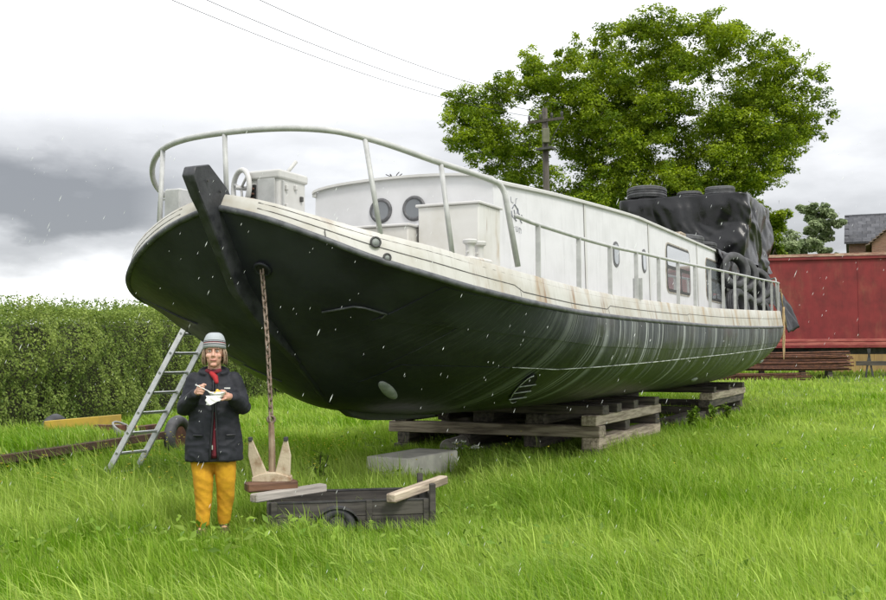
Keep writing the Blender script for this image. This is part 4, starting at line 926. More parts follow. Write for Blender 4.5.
# wild shoots standing up from the top
ns = 2100; s = rng.uniform(6, 40, ns); c = hpath(s); tp = np.stack([c[:, 0] + rng.uniform(-.9, 1.0, ns), c[:, 1] + rng.uniform(-.4, .4, ns), hheight(s) - .05], -1)
k = 13; hgt = rng.uniform(.06, .42, ns); f = rng.random((ns, k)); sp = tp[:, None] + np.stack([rng.normal(size=(ns, k)) * .022 + (f * rng.normal(size=(ns, 1)) * .10), rng.normal(size=(ns, k)) * .022, f * hgt[:, None]], -1)
pos = np.concatenate([pos, sp.reshape(-1, 3)]); no = np.concatenate([no, unit(rng.normal(size=(ns * k, 3)))]); ti = np.concatenate([ti, np.full(ns * k, .35)]); sz = np.concatenate([sz, rng.uniform(.018, .034, ns * k)])
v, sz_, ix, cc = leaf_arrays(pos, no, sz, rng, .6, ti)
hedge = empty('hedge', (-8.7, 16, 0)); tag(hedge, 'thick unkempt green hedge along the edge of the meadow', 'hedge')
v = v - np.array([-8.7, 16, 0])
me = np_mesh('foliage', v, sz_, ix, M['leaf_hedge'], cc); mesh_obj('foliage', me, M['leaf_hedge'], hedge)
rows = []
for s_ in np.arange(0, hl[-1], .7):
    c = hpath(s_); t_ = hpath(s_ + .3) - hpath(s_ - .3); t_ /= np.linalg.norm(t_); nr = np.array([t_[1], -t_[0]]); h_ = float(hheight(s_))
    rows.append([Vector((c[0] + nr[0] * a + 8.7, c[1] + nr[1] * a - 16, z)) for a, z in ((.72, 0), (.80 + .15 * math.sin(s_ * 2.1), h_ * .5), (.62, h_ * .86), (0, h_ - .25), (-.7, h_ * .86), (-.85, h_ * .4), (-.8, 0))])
MB().loft(rows, cap=True).build('light_block_core', mat('hedge_core_dark', (0.030, 0.034, 0.016), (0.05, 0.05, 0.026), 6.0, .95, .8, 14), hedge)  # solid dark core added inside the leaves to block light

# ------------------------------------------------------------------ trees
def tree(name, label, base, trunk_h, trunk_r, clumps, leaf, n_leaf, lsize, seed, leafmat, group=None, limb=1.0):
    rng = np.random.default_rng(seed); rnd = random.Random(seed)
    root = empty(name, base); tag(root, label, 'tree', group)
    fork = Vector((rnd.uniform(-.3, .3), 0, trunk_h)); mb = MB()
    pts = [Vector((0, 0, -.3)), Vector((.1, 0, trunk_h * .3)), Vector((-.1, .1, trunk_h * .65)), fork, fork + Vector((.3, 0, trunk_h * .35)), fork + Vector((.1, .2, trunk_h * .75))]
    mb.tube(pts, [trunk_r * 1.25, trunk_r, trunk_r * .92, trunk_r * .8, trunk_r * .55, trunk_r * .25], 12); mb.build('trunk', M['bark'], root, smooth=True)
    limbs = MB()
    mains = []
    cl = [(Vector(c), r_) for c, r_ in clumps]
    order = sorted(cl, key=lambda q: (q[0] - fork).length)
    nodes = [(fork, trunk_r * .8), (pts[-2], trunk_r * .7), (pts[-1], trunk_r * .5), (pts[2], trunk_r * .7)]
    for c, r_ in order:      # each clump hangs on the nearest limb already grown
        p, pr = min(nodes, key=lambda q: (q[0] - c).length + (0 if q[0].z <= c.z + 1 else 2.5))
        mid = p.lerp(c, .5) + Vector((rnd.uniform(-.5, .5), rnd.uniform(-.5, .5), rnd.uniform(-.2, .7)))
        r0_ = min(pr * .80, .055 * (c - p).length + .06) * limb; limbs.tube([p, p.lerp(mid, .5) + Vector((0, 0, .1)), mid, mid.lerp(c, .6), c], [r0_, r0_ * .85, r0_ * .7, r0_ * .5, r0_ * .3], 6, cap=False)
        nodes += [(mid, r0_ * .7), (c, r0_ * .4)]
        for q in range(5):
            e = c + Vector((rnd.gauss(0, 1), rnd.gauss(0, 1), rnd.gauss(.2, .6))).normalized() * r_ * .85; limbs.tube([mid.lerp(c, .7), mid.lerp(e, .6) + Vector((0, 0, .1)), e], [r0_ * .3, r0_ * .2, .012], 5, cap=False)
    limbs.build('limbs', M['bark'], root, smooth=True)
    P, Nn, T_ = [], [], []
    tot = sum(r_ ** 2 for _, r_ in cl)
    for c, r_ in cl:
        k = int(n_leaf * r_ ** 2 / tot); kk = max(6, int(r_ * 9)); sub = unit(rng.normal(size=(kk, 3))) * np.array([1, 1, .72]) * r_ * rng.uniform(.45, 1.0, (kk, 1))
        j = rng.integers(0, kk, k); d_ = unit(rng.normal(size=(k, 3))); rr = r_ * .42 * rng.uniform(.15, 1.0, (k, 1)) ** .5
        p = np.array(c) + sub[j] + d_ * rr * np.array([1.15, 1.15, .75]); P.append(p); Nn.append(unit(d_ * .6 + np.array([0, 0, .75]) + rng.normal(size=(k, 3)) * .5))
        T_.append(np.clip(.48 + .42 * rng.normal(size=kk), 0, 1)[j])
    P, Nn, T_ = np.concatenate(P), np.concatenate(Nn), np.concatenate(T_)
    v, s_, ix, cc = leaf_arrays(P, Nn, rng.uniform(lsize * .6, lsize * 1.3, len(P)), rng, .62, T_)
    me_ = np_mesh('crown', v, s_, ix, leafmat, cc); mesh_obj('crown', me_, leafmat, root)
    return root
def px(x, y, Y):           # photograph direction -> world point at distance Y (used only to set real sizes)
    p_ = math.atan(52 / FPX); dx, dy = (x - 443) / FPX, (300 - y) / FPX
    k = Y / (math.cos(p_) - dy * math.sin(p_)); return Vector((dx * k, Y, CAM_H + k * (math.sin(p_) + dy * math.cos(p_))))
# the big oak: crown outline in its own plane, 24 m wide, clumps spread through its depth
outline = [(430, 102), (438, 86), (474, 76), (502, 68), (510, 54), (545, 47), (600, 34), (620, 17), (660, 12), (700, 16), (745, 12), (768, 26), (814, 54), (822, 78), (843, 125), (839, 154), (812, 184), (780, 214), (745, 245), (640, 245), (540, 235), (490, 196), (455, 178), (436, 164), (431, 130)]
OY = 60.0; OB = Vector((13.0, OY, 0))
poly = [(px(x, y, 57.5).x - OB.x + .20, px(x, y, 57.5).z + .3) for x, y in outline]
def inside(x, z):
    r_ = False
    for i in range(len(poly)):
        (x1, z1), (x2, z2) = poly[i], poly[i - 1]
        if (z1 > z) != (z2 > z) and x < (x2 - x1) * (z - z1) / (z2 - z1) + x1: r_ = not r_
    return r_
gaps = [(523, 112, .95), (714, 94, 1.15), (562, 168, .7), (668, 150, .6)]
gp = [(px(x, y, 58.5).x - OB.x + .3, px(x, y, 58.5).z, r_) for x, y, r_ in gaps]
rnd = random.Random(11); cl = []
tries = 0
while len(cl) < 640 and tries < 60000:
    tries += 1
    x, z = rnd.uniform(-14.5, 11.5), rnd.uniform(8, 23); r_ = rnd.uniform(.5, 1.2)
    if not all(inside(x + r_ * 1.18 * math.cos(a), z + r_ * 1.0 * math.sin(a)) for a in np.linspace(0, 2 * math.pi, 9)[:-1]): continue
    if any(math.hypot(x - a, (z - b2)) < r_ * .8 + g_ * .8 for a, b2, g_ in gp): continue
    q = max(0, 1 - (x / 13.5) ** 2 - ((z - 12) / 11) ** 2); y = rnd.uniform(-1, 1) * (1.0 + 3.6 * math.sqrt(q))
    if any((Vector((x, y, z)) - c).length < .33 * (r_ + r2) for c, r2 in cl): continue
    cl.append((Vector((x, y, z)), r_))
tree('oak_tree', 'huge spreading oak with fresh green leaves behind the barge', (OB.x, OB.y, 0.4), 6.5, .75, cl, None, 310000, .080, 5, M['leaf_oak'])
# trees behind the red trailer
cl2 = [(Vector((rnd.gauss(0, .9), rnd.gauss(0, 1.0), rnd.uniform(4.5, 9.6))), rnd.uniform(.8, 1.2)) for _ in range(22)]
tree('ash_tree', 'bright green tree rising just behind the stern of the barge', (20.6, 66, .5), 4.0, .30, cl2, None, 34000, .10, 6, M['leaf_oak'], None, .5)
cl3 = [(Vector((rnd.gauss(0, 1.2) * (1.25 - i / 22), rnd.gauss(0, 1.2), 5.0 + i * .30)), rnd.uniform(.55, .9)) for i in range(22)]
tree('poplar_tree', 'pale feathery tree standing next to the slate roofed house', (27.5, 76, .5), 5.0, .25, cl3, None, 26000, .11, 8, M['leaf_pale'], None, .3)
cl3 = [(Vector((rnd.gauss(0, 1.4), rnd.gauss(0, 1.2), rnd.uniform(4.0, 9.3))), rnd.uniform(.6, 1.1)) for i in range(14)]
tree('birch_tree', 'low grey green tree between the bright tree and the feathery tree', (23.9, 74, .5), 4.0, .2, cl3, None, 16000, .11, 9, M['leaf_pale'], None, .3)

# ------------------------------------------------------------------ power line
def power_pole(loc, label):
    r_ = empty('utility_pole', loc); tag(r_, label, 'pole', 'poles of the power line')
    MB().tube([(.12, 0, -.2), (.06, 0, 6), (-.02, 0, 12.0)], [.19, .16, .12], 12).build('post', M['pole'], r_, smooth=True)
    ca = Matrix.Rotation(R(-32), 3, 'Z')
    MB().box((0, -.14, 11.45), (1.7, .10, .12), ca).build('cross_arm', M['pole'], r_)
    MB().box((0, -.26, 10.75), (.30, .26, .62)).build('transformer', mat('transformer_green', (.10, .105, .06), (.14, .14, .09), 4, .7), r_, bevel=.03)
    MB().box((0, -.2, 10.2), (.75, .4, .10), ca).build('bracket', M['dark_metal'], r_)
    for dx in (-.78, -.25, .3, .78):
        p = ca @ Vector((dx, 0, 0)); MB().lathe([(.03, 0), (.05, .05), (.05, .09), (.07, .12), (.05, .16), (.06, .2), (.02, .24)], 10, Matrix.Translation((p.x, p.y - .14, 11.51))).build('insulator', M['dark_metal'], r_, smooth=True)
    MB().tube([(.15, -.15, 10.4), (.4, -.3, 10.9), (.7, -.2, 11.4)], .02, 5).build('jumper', M['wire'], r_)
    return r_
power_pole((4.46, 45, 0), 'brown wooden power pole rising in front of the oak behind the barge')
power_pole((-16.5, 5, 0), 'brown wooden power pole standing alone out beyond the hedge')
for k, (off, dz, sag, lab) in enumerate(((-.85, 0, 1.55, 'overhead wire nearest the hedge, running to the power pole'), (-.0, .05, 1.65, 'middle overhead wire running to the power pole'), (.85, .30, 1.75, 'overhead wire farthest from the hedge, running to the power pole'))):
    a, b = Vector((4.46 + off * .85, 44.86 - off * .53, 11.75 + dz)), Vector((-16.5 + off * .85, 4.86 - off * .53, 11.75 + dz)); pts = []
    for i in range(41): f_ = i / 40; p = a.lerp(b, f_); p.z -= sag * 4 * f_ * (1 - f_); pts.append(p)
    o = MB().tube(pts, .010, 5).build('overhead_wire', M['wire'], smooth=True); tag(o, lab, 'wire', 'wires of the power line')

# ------------------------------------------------------------------ red lorry trailer with scrap under it
def frame2(o_, d_):      # local x along the trailer
    d_ = Vector(d_).normalized(); m = Matrix((d_, Vector((0, 0, 1)).cross(d_), Vector((0, 0, 1)))).transposed().to_4x4(); m.translation = o_; return m
RT = frame2(Vector((13.3, 38.65, 0.52)), (.972, -.235, 0)); rt = empty('lorry_trailer'); rt.matrix_world = RT; tag(rt, 'faded red box lorry trailer parked behind the stern of the barge', 'trailer')
LL = 6.8
MB().box((0, 1.25, 2.83), (2 * LL, 2.5, 3.18)).build('box_body', M['red'], rt, bevel=.02)
MB().box((0, -.03, 4.46), (2 * LL + .06, .12, .10)).build('top_rail', M['red_trim'], rt)
MB().box((0, -.045, 4.35), (2 * LL, .05, .10)).build('cant_rail', M['red'], rt)
for z, h, m_ in ((1.33, .10, 'red_pale'), (1.205, .11, 'red_pale'), (1.105, .10, 'red')): MB().box((0, -.05 + (.02 if z > 1.3 else 0), z), (2 * LL, .10, h)).build('side_rail', M[m_], rt, bevel=.01)
for k in range(4):
    x = -LL + .9 + k * 3.9
    MB().box((x, -.006, 2.84), (.05, .016, 2.85)).build('rib', M['red'], rt)
for x in (-5.6, 5.9): MB().box((x, .5, .55), (.14, .14, 1.05)).build('landing_leg', M['dark_metal'], rt); MB().box((x, .5, .04), (.3, .3, .05)).build('foot', M['dark_metal'], rt)
for y in (.55, 1.95): MB().box((0, y, .95), (2 * LL - .5, .12, .26)).build('chassis_beam', M['dark_metal'], rt)
for x in (-4.6, -3.4):
    for y in (.35, 2.15):
        w_ = MB().torus(.36, .14, 26, 8, Matrix.Translation((x, y, .50)) @ Matrix.Rotation(R(90), 4, 'X')).build('wheel', M['tyre'], rt, smooth=True)
        MB().lathe([(.25, -.08), (.25, .08)], 18, Matrix.Translation((x, y, .50)) @ Matrix.Rotation(R(90), 4, 'X')).build('rim', M['rust'], w_)
# trestle frame at the open side
ts2 = empty('steel_trestle'); ts2.matrix_world = RT @ Matrix.Translation((2.45, -.65, 0)); tag(ts2, 'dark steel trestle propped under the edge of the red trailer', 'trestle')
for x in (-.35, .55):
    for s_ in (-1, 1): MB().bar((x - .13 * s_, 0, -.05), (x + .03 * s_, 0, 1.02), .06, .06, up=(0, 1, 0)).build('leg', M['dark_metal'], ts2)
MB().box((.35, -.045, .50), (2.3, .03, .16)).build('cross_bar', M['timber_dark'], ts2)
# rusty steel bundles
def bundle(name, label, x0, x1, y0, y1, z0, z1, n, seed):
    rnd = random.Random(seed); r_ = empty(name); r_.matrix_world = RT @ Matrix.Translation(((x0 + x1) / 2, (y0 + y1) / 2, z0)); tag(r_, label, 'steel bars', 'bundles of rusty steel'); Lh = (x1 - x0) / 2
    for k in range(n):
        lay = k % 11; z = (z1 - z0) * (lay + .5) / 11 + rnd.uniform(-.015, .015); y = rnd.uniform(-1, 1) * (y1 - y0) / 2 if k >= 22 else -(y1 - y0) / 2 + rnd.uniform(0, .1)
        a, b2 = -Lh + rnd.uniform(-.35, .35), Lh + rnd.uniform(-.35, .35); dz = rnd.uniform(-.05, .05)
        pts = [Vector((a + (b2 - a) * i / 6, y + .02 * rnd.uniform(-1, 1), max(.02, z + dz * (i / 6 - .5) - .03 * math.sin(i / 6 * 3.1)))) for i in range(7)]
        MB().tube(pts, (z1 - z0) / 11 * .48, 6).build('bar', M['rust'], r_)
    return r_
bundle('steel_bundle', 'upper thick bundle of rusty bars below the red trailer', -3.6, 1.15, -1.5, -.3, .26, .93, 60, 1)
bundle('steel_bundle', 'lower bundle of rusty bars lying on the grass in front of the red trailer', -3.2, -.3, -2.5, -1.8, -.06, .20, 36, 2)
for k, x in enumerate((-2.9, -1.6, -.2, .7)):
    o = MB().box((0, 0, .14), (.16, 1.0, .28)).build('bearer', M['timber_dark'], bevel=.01, mw=RT @ Matrix.Translation((x, -.9, -.03)))
    tag(o, ['dark bearer under the upper steel bundle, at its end hidden behind the barge', 'dark bearer under the upper steel bundle, second from the barge', 'dark bearer under the upper steel bundle, third from the barge', 'dark bearer under the upper steel bundle, beside the steel trestle'][k], 'timber', 'bearers under the steel bundle')
# board fence behind the trailer
fn = empty('board_fence'); fn.matrix_world = RT @ Matrix.Translation((2.0, 6.5, -.1)); tag(fn, 'yellowish close boarded fence seen below the red trailer', 'fence')
fb = MB().box((0, 0, .95), (.145, .022, 1.9)).mesh('board'); fb.materials.append(M['fence'])
for k in range(40): o = bpy.data.objects.new('board', fb); link(o, fn); o.location = (-1.0 + k * .153, .004 * (k % 2), random.uniform(-.02, .02))
for z in (.4, 1.5): MB().box((1.98, .05, z), (6.2, .05, .09)).build('fence_rail', M['fence'], fn)

# ------------------------------------------------------------------ house
HX, HY = 28.9, 75.0
hs = empty('brick_house', (HX, HY, .4), R(-22)); tag(hs, 'brick house with a slate roof beyond the red trailer', 'house')
EV, RDG = 8.75, 11.05
MB().box((7, 4, EV / 2), (13.6, 8, EV)).build('wall', M['brick'], hs)
MB().add([(.2, 0, EV), (.2, 8, EV), (.2, 4, RDG - .1), (.25, 0, EV), (.25, 8, EV), (.25, 4, RDG - .1)], [(0, 1, 2), (3, 5, 4), (0, 3, 4, 1), (1, 4, 5, 2), (2, 5, 3, 0)]).build('gable', M['brick'], hs)
slope = math.hypot(4.35, RDG - EV + .1)
for sy in (0, 1):
    rf_ = MB().add([(-.1, -.35 if not sy else 8.35, EV - .1), (14, -.35 if not sy else 8.35, EV - .1), (14, 4, RDG), (-.1, 4, RDG), (-.1, -.35 if not sy else 8.35, EV - .02), (14, -.35 if not sy else 8.35, EV - .02), (14, 4, RDG + .08), (-.1, 4, RDG + .08)],
        [(0, 1, 2, 3), (7, 6, 5, 4), (0, 4, 5, 1), (1, 5, 6, 2), (2, 6, 7, 3), (3, 7, 4, 0)]).build('roof', M['slate'], hs)
    if not sy:      # slates in the near slope, as rows of lapped pieces
        rows_ = 8; sm_ = MB().box((0, 0, 0), (.58, .36, .03)).mesh('slate'); sm_.materials.append(mat('slate', (0.048, 0.050, 0.058), (0.085, 0.087, 0.096), 2.0, .85, .2, 12, rand=.22))
        an_ = math.atan2(RDG - EV + .1, 4.35)
        for r2 in range(rows_):
            for c2 in range(11):
                o = bpy.data.objects.new('slate', sm_); link(o, rf_); f_ = (r2 + .5) / rows_
                o.location = (-.1 + (c2 + .5 + .5 * (r2 % 2)) * .60, -.35 + 4.35 * f_, EV - .02 + (RDG - EV + .1) * f_ + .035 + .006 * (c2 % 3)); o.rotation_euler = (an_ + .02, 0, 0)
                o.scale = (1, 4.35 / rows_ / math.cos(an_) / .36 * 1.04, 1)
MB().box((7, 4, RDG + .10), (14.2, .30, .16)).build('ridge', M['slate'], hs, bevel=.04)
# front wing, its tiled verge climbing to the right
wg = MB().add([(1.7, -4, 0), (7.3, -4, 0), (7.3, .02, 0), (1.7, .02, 0), (1.7, -4, 8.3), (7.3, -4, 8.3), (7.3, .02, 8.3), (1.7, .02, 8.3), (4.5, -4, 10.6), (4.5, .02, 10.6)], [(0, 1, 5, 8, 4), (3, 7, 9, 6, 2), (0, 4, 7, 3), (1, 2, 6, 5), (4, 8, 9, 7), (5, 6, 9, 8), (0, 3, 2, 1)]).build('wing_wall', M['brick'], hs)
tme = MB().box((0, 0, 0), (.30, .34, .05)).mesh('tile'); tme.materials.append(M['tile'])
for sx in (-1, 1):
    for i in range(15):
        for j in range(13):
            if j > 5 and sx == 1: continue
            f_ = i / 14; o = bpy.data.objects.new('tile', tme); link(o, wg); o.location = (4.5 + sx * (3.05 - 3.0 * f_), -4.15 + j * .34, 8.16 + 2.52 * f_ + .03); o.rotation_euler = (0, sx * (-R(40) + R(22)) * -1 if sx == 1 else -R(40) + R(20), 0)

# ------------------------------------------------------------------ old flatbed trailer by the hedge
FT = frame2(Vector((-5.35, 13.6, 0)), (.257, .966, 0)); ft = empty('flatbed_trailer'); ft.matrix_world = FT; tag(ft, 'rusty old flatbed trailer overgrown with grass next to the hedge', 'trailer')
for y in (-.95, .95): MB().box((-.6, y, .34), (5.6, .06, .10)).build('chassis_rail', M['rust_dark'], ft, bevel=.006)
for x in (-3.3, -2.0, -.7, .6, 1.9): MB().box((x, 0, .31), (.08, 1.83, .09)).build('cross_member', M['rust'], ft)
MB().box((-.9, 0, .375), (4.9, 1.8, .03)).build('bed', mat('mossy_bed', (.05, .085, .018), (.09, .12, .03), 3.0, .95, .5, 20), ft)
for x, y in ((2.0, -1.02), (2.0, 1.02)):
    w_ = MB().torus(.235, .085, 26, 8, Matrix.Translation((x, y, .29)) @ Matrix.Rotation(R(90), 4, 'X')).build('wheel', M['tyre'], ft, smooth=True)
    MB().lathe([(.16, -.05), (.16, .05)], 18, Matrix.Translation((x, y, .29)) @ Matrix.Rotation(R(90), 4, 'X')).build('rim', M['rust'], w_)
MB().box((2.15, 0, .30), (.09, 1.9, .09)).build('axle', M['rust'], ft)
for y in (-.5, .1, .6): MB().box((1.75, y, .42), (1.1, .10, .07)).build('draw_frame', M['rust'], ft, bevel=.005)
MB().box((1.0, -.55, .46), (.10, .45, .14)).build('bracket', M['rust'], ft)
MB().box((-3.38, .2, .42), (.1, .5, .16)).build('bracket', M['rust'], ft)
FTm = lambda p: FT @ Vector(p)
for a, b2, h, lab in (((.75, .30, .49), (1.95, -.12, .54), .17, 'bright yellow board standing on edge on the flatbed trailer bed'), ((1.10, .05, .43), (1.70, -.55, .45), .06, 'narrow yellow board lying aslant on the flatbed trailer'), ((-.75, .72, .45), (.10, .66, .45), .10, 'short dull yellow board on edge near the hedge side of the flatbed trailer')):
    o = MB().bar((-(Vector(b2) - Vector(a)).length / 2, 0, 0), ((Vector(b2) - Vector(a)).length / 2, 0, 0), .04, h).build('yellow_board', M['yellow'], bevel=.005); A_, B_ = FTm(a), FTm(b2); o.matrix_world = frame2((A_ + B_) / 2, (B_ - A_)); tag(o, lab, 'board', 'yellow boards on the flatbed')
mb = MB()
for k in range(5): mb.torus(.11 + .012 * k, .016, 22, 6, Matrix.Translation((.012 * k, .01 * k, .02 * k)) @ Matrix.Rotation(R(8 * k), 4, 'X'))
o = mb.build('rope_coil', mat('rope_grey', (.30, .31, .30), (.22, .22, .21), 40, .9), smooth=True, mw=FT @ Matrix.Translation((.95, -.80, .407))); tag(o, 'grey coil of rope on the corner of the flatbed trailer', 'rope')
o = MB().lathe([(.13, 0), (.15, .02), (.14, .22), (.10, .27), (.02, .28)], 16).build('bucket', M['timber_grey'], smooth='auto', mw=FT @ Matrix.Translation((-2.05, .45, .39))); tag(o, 'pale upturned bucket on the flatbed trailer by the hedge', 'bucket')

# ------------------------------------------------------------------ the person
PX, PY = -1.905, 8.74
PM = Matrix.Translation((PX, PY, float(gz(PX, PY)))) @ Matrix.Rotation(R(7), 4, 'Z')       # local -y looks at the camera
person = empty('person'); person.matrix_world = PM
tag(person, 'person in navy rain jacket, mustard trousers and grey beanie eating from a paper tray', 'person')
def capsule(mb, pts, rs, n=12):
    """tapered limb with rounded ends"""
    P = [Vector(p) for p in pts]; d0 = (P[0] - P[1]).normalized(); d1 = (P[-1] - P[-2]).normalized()
    mb.tube([P[0] + d0 * rs[0] * .85] + [P[0] + d0 * rs[0] * .5] + P + [P[-1] + d1 * rs[-1] * .5, P[-1] + d1 * rs[-1] * .85], [rs[0] * .45, rs[0] * .85] + list(rs) + [rs[-1] * .85, rs[-1] * .45], n)
def ell(z, cx, cy, rx, ry, n=24, p=2.3):
    r_ = []
    for j in range(n):
        a = 2 * math.pi * j / n; c_, s_ = math.cos(a), math.sin(a); r_.append(Vector((cx + rx * math.copysign(abs(c_) ** (2 / p), c_), cy + ry * math.copysign(abs(s_) ** (2 / p), s_), z)))
    return r_
def fuse(name, mb, voxel, m, parent, it=4, disp=None, factor=.5):
    me_ = mb.mesh(name + '_raw'); bm = bmesh.new(); bm.from_mesh(me_); bmesh.ops.recalc_face_normals(bm, faces=bm.faces); bm.to_mesh(me_); bm.free()
    o_ = bpy.data.objects.new(name + '_raw', me_); COL.objects.link(o_)
    rm = o_.modifiers.new('r', 'REMESH'); rm.mode = 'VOXEL'; rm.voxel_size = voxel
    s_ = o_.modifiers.new('s', 'SMOOTH'); s_.factor = factor; s_.iterations = it
    dg = bpy.context.evaluated_depsgraph_get(); me2 = bpy.data.meshes.new_from_object(o_.evaluated_get(dg)); me2.name = name
    bpy.data.objects.remove(o_); bpy.data.meshes.remove(me_)
    if disp:
        me2.update(); co = [v.co.copy() for v in me2.vertices]; nr = [v.normal.copy() for v in me2.vertices]
        for v, c_, n_ in zip(me2.vertices, co, nr): v.co = c_ + n_ * disp(c_)
    return mesh_obj(name, me2, m, parent, True)
M['skin'] = mat('skin', (0.60, 0.36, 0.27), (0.52, 0.27, 0.20), 14.0, .5, .1, 60); M['skin'].node_tree.nodes['Principled BSDF'].inputs['Subsurface Weight'].default_value = .1; M['skin'].node_tree.nodes['Principled BSDF'].inputs['Subsurface Radius'].default_value = (.02, .008, .005)
M['jacket'] = mat('navy_rain_jacket', (0.006, 0.007, 0.012), (0.012, 0.014, 0.021), 5.0, .75, .35, 18, dist=.01)
M['jacket_trim'] = mat('jacket_trim', (0.004, 0.005, 0.008), (0.010, 0.011, 0.015), 9.0, .45)
M['trousers'] = mat('mustard_corduroy', (0.60, 0.315, 0.010), (0.46, 0.225, 0.008), 9.0, .85, .25, 60)
M['beanie'] = None
M['fleece'] = mat('maroon_fleece', (0.10, 0.008, 0.016), (0.14, 0.012, 0.022), 30, .9, .4, 120)
M['scarf'] = mat('red_scarf', (0.36, 0.014, 0.018), (0.26, 0.010, 0.014), 30, .8)
M['hair'] = mat('sandy_hair', (0.34, 0.25, 0.165), (0.19, 0.13, 0.085), 30, .5, .3, 90, stretch=(3, 3, .4))
M['shoe'] = mat('brown_shoe', (.035, .022, .014), (.06, .04, .025), 9, .6)
M['dark_eye'] = mat('eye_dark', (.02, .014, .012), (.03, .02, .016), 9, .2)
M['eye_white'] = mat('eye_white', (.62, .58, .55), (.58, .54, .5), 9, .3)
M['lip'] = mat('lips', (.36, .12, .10), (.30, .10, .085), 20, .45)
M['brow'] = mat('brow', (.20, .13, .08), (.16, .10, .06), 30, .8)
M['paper'] = mat('white_paper', (.78, .78, .76), (.70, .70, .68), 6, .6, .2, 30)
M['food'] = mat('yellow_food', (.72, .46, .05), (.60, .34, .05), 20, .5, .3, 40)
HC = Vector((.005, -.035, 1.505))                       # head centre
Lsh, Rsh = Vector((-.155, .02, 1.275)), Vector((.155, .02, 1.275))
Lel, Rel = Vector((-.232, -.02, 1.045)), Vector((.240, -.02, 1.055))
Lwr, Rwr = Vector((-.120, -.235, 1.175)), Vector((.165, -.245, 1.145))
# continuous body: head, neck, trunk, arms, hands, legs
b = MB()
b.sphere(HC + Vector((0, .012, .030)), (.080, .094, .102), 20, 14)
b.sphere(HC + Vector((0, -.030, -.045)), (.061, .061, .076), 18, 12)            # jaw
b.sphere(HC + Vector((0, -.074, -.102)), (.026, .020, .018), 12, 8)             # chin
for sx in (-1, 1):
    b.sphere(HC + Vector((sx * .040, -.066, -.028)), (.024, .020, .022), 12, 8)      # cheek
    b.sphere(HC + Vector((sx * .074, .012, -.012)), (.010, .020, .030), 10, 8)       # ear
b.sphere(HC + Vector((0, -.076, .034)), (.052, .016, .012), 12, 8)              # brow
capsule(b, [HC + Vector((0, -.086, .018)), HC + Vector((0, -.100, -.024))], [.009, .013], 10)   # nose
for sx in (-1, 1): b.sphere(HC + Vector((sx * .011, -.090, -.030)), (.009, .009, .008), 8, 6)
b.sphere(HC + Vector((0, -.083, -.064)), (.026, .011, .014), 12, 8)             # muzzle
capsule(b, [HC + Vector((0, .02, -.06)), Vector((0, .01, 1.30))], [.052, .058])
b.loft([ell(.80, 0, 0, .15, .10), ell(.92, 0, 0, .16, .115), ell(1.05, 0, 0, .14, .10), ell(1.2, 0, 0, .155, .105), ell(1.30, 0, .01, .15, .08), ell(1.35, 0, .01, .07, .06)])
for sx, sh, elb, wr in ((-1, Lsh, Lel, Lwr), (1, Rsh, Rel, Rwr)):
    capsule(b, [sh, sh.lerp(elb, .5), elb], [.048, .044, .038]); capsule(b, [elb, elb.lerp(wr, .5), wr], [.038, .034, .026])
    hip = Vector((sx * .085, .0, .86)); kn = Vector((sx * .10, -.015, .47)); ak = Vector((sx * .081, .015 + (.045 if sx > 0 else -.045), .085)); capsule(b, [hip, hip.lerp(kn, .5), kn], [.085, .075, .052]); capsule(b, [kn, kn.lerp(ak, .35), ak], [.052, .052, .036])
    capsule(b, [ak + Vector((0, .02, -.035)), ak + Vector((sx * .02, -.13, -.05))], [.036, .030])
# fork hand (image left): fist closed on the handle, fingers wrapped
hl_ = Vector((-.082, -.262, 1.205))
capsule(b, [Lwr, Lwr.lerp(hl_, .6)], [.026, .030]); b.sphere(hl_, (.036, .030, .042), 14, 10)
for k in range(4):
    z = hl_.z + .030 - .020 * k; a = Vector((hl_.x + .004 - .003 * k, hl_.y - .022, z)); L = (.040, .044, .042, .034)[k]
    capsule(b, [a + Vector((-.014, .006, 0)), a + Vector((.010, -.012, .001)), a + Vector((.010 + L * .42, -.006, -.002)), a + Vector((.004 + L * .45, .012, -.004))], [.0098, .0096, .0088, .0078], 8)
capsule(b, [hl_ + Vector((.006, -.002, .030)), hl_ + Vector((.026, -.022, .044)), hl_ + Vector((.044, -.034, .040))], [.012, .0105, .0085], 8)
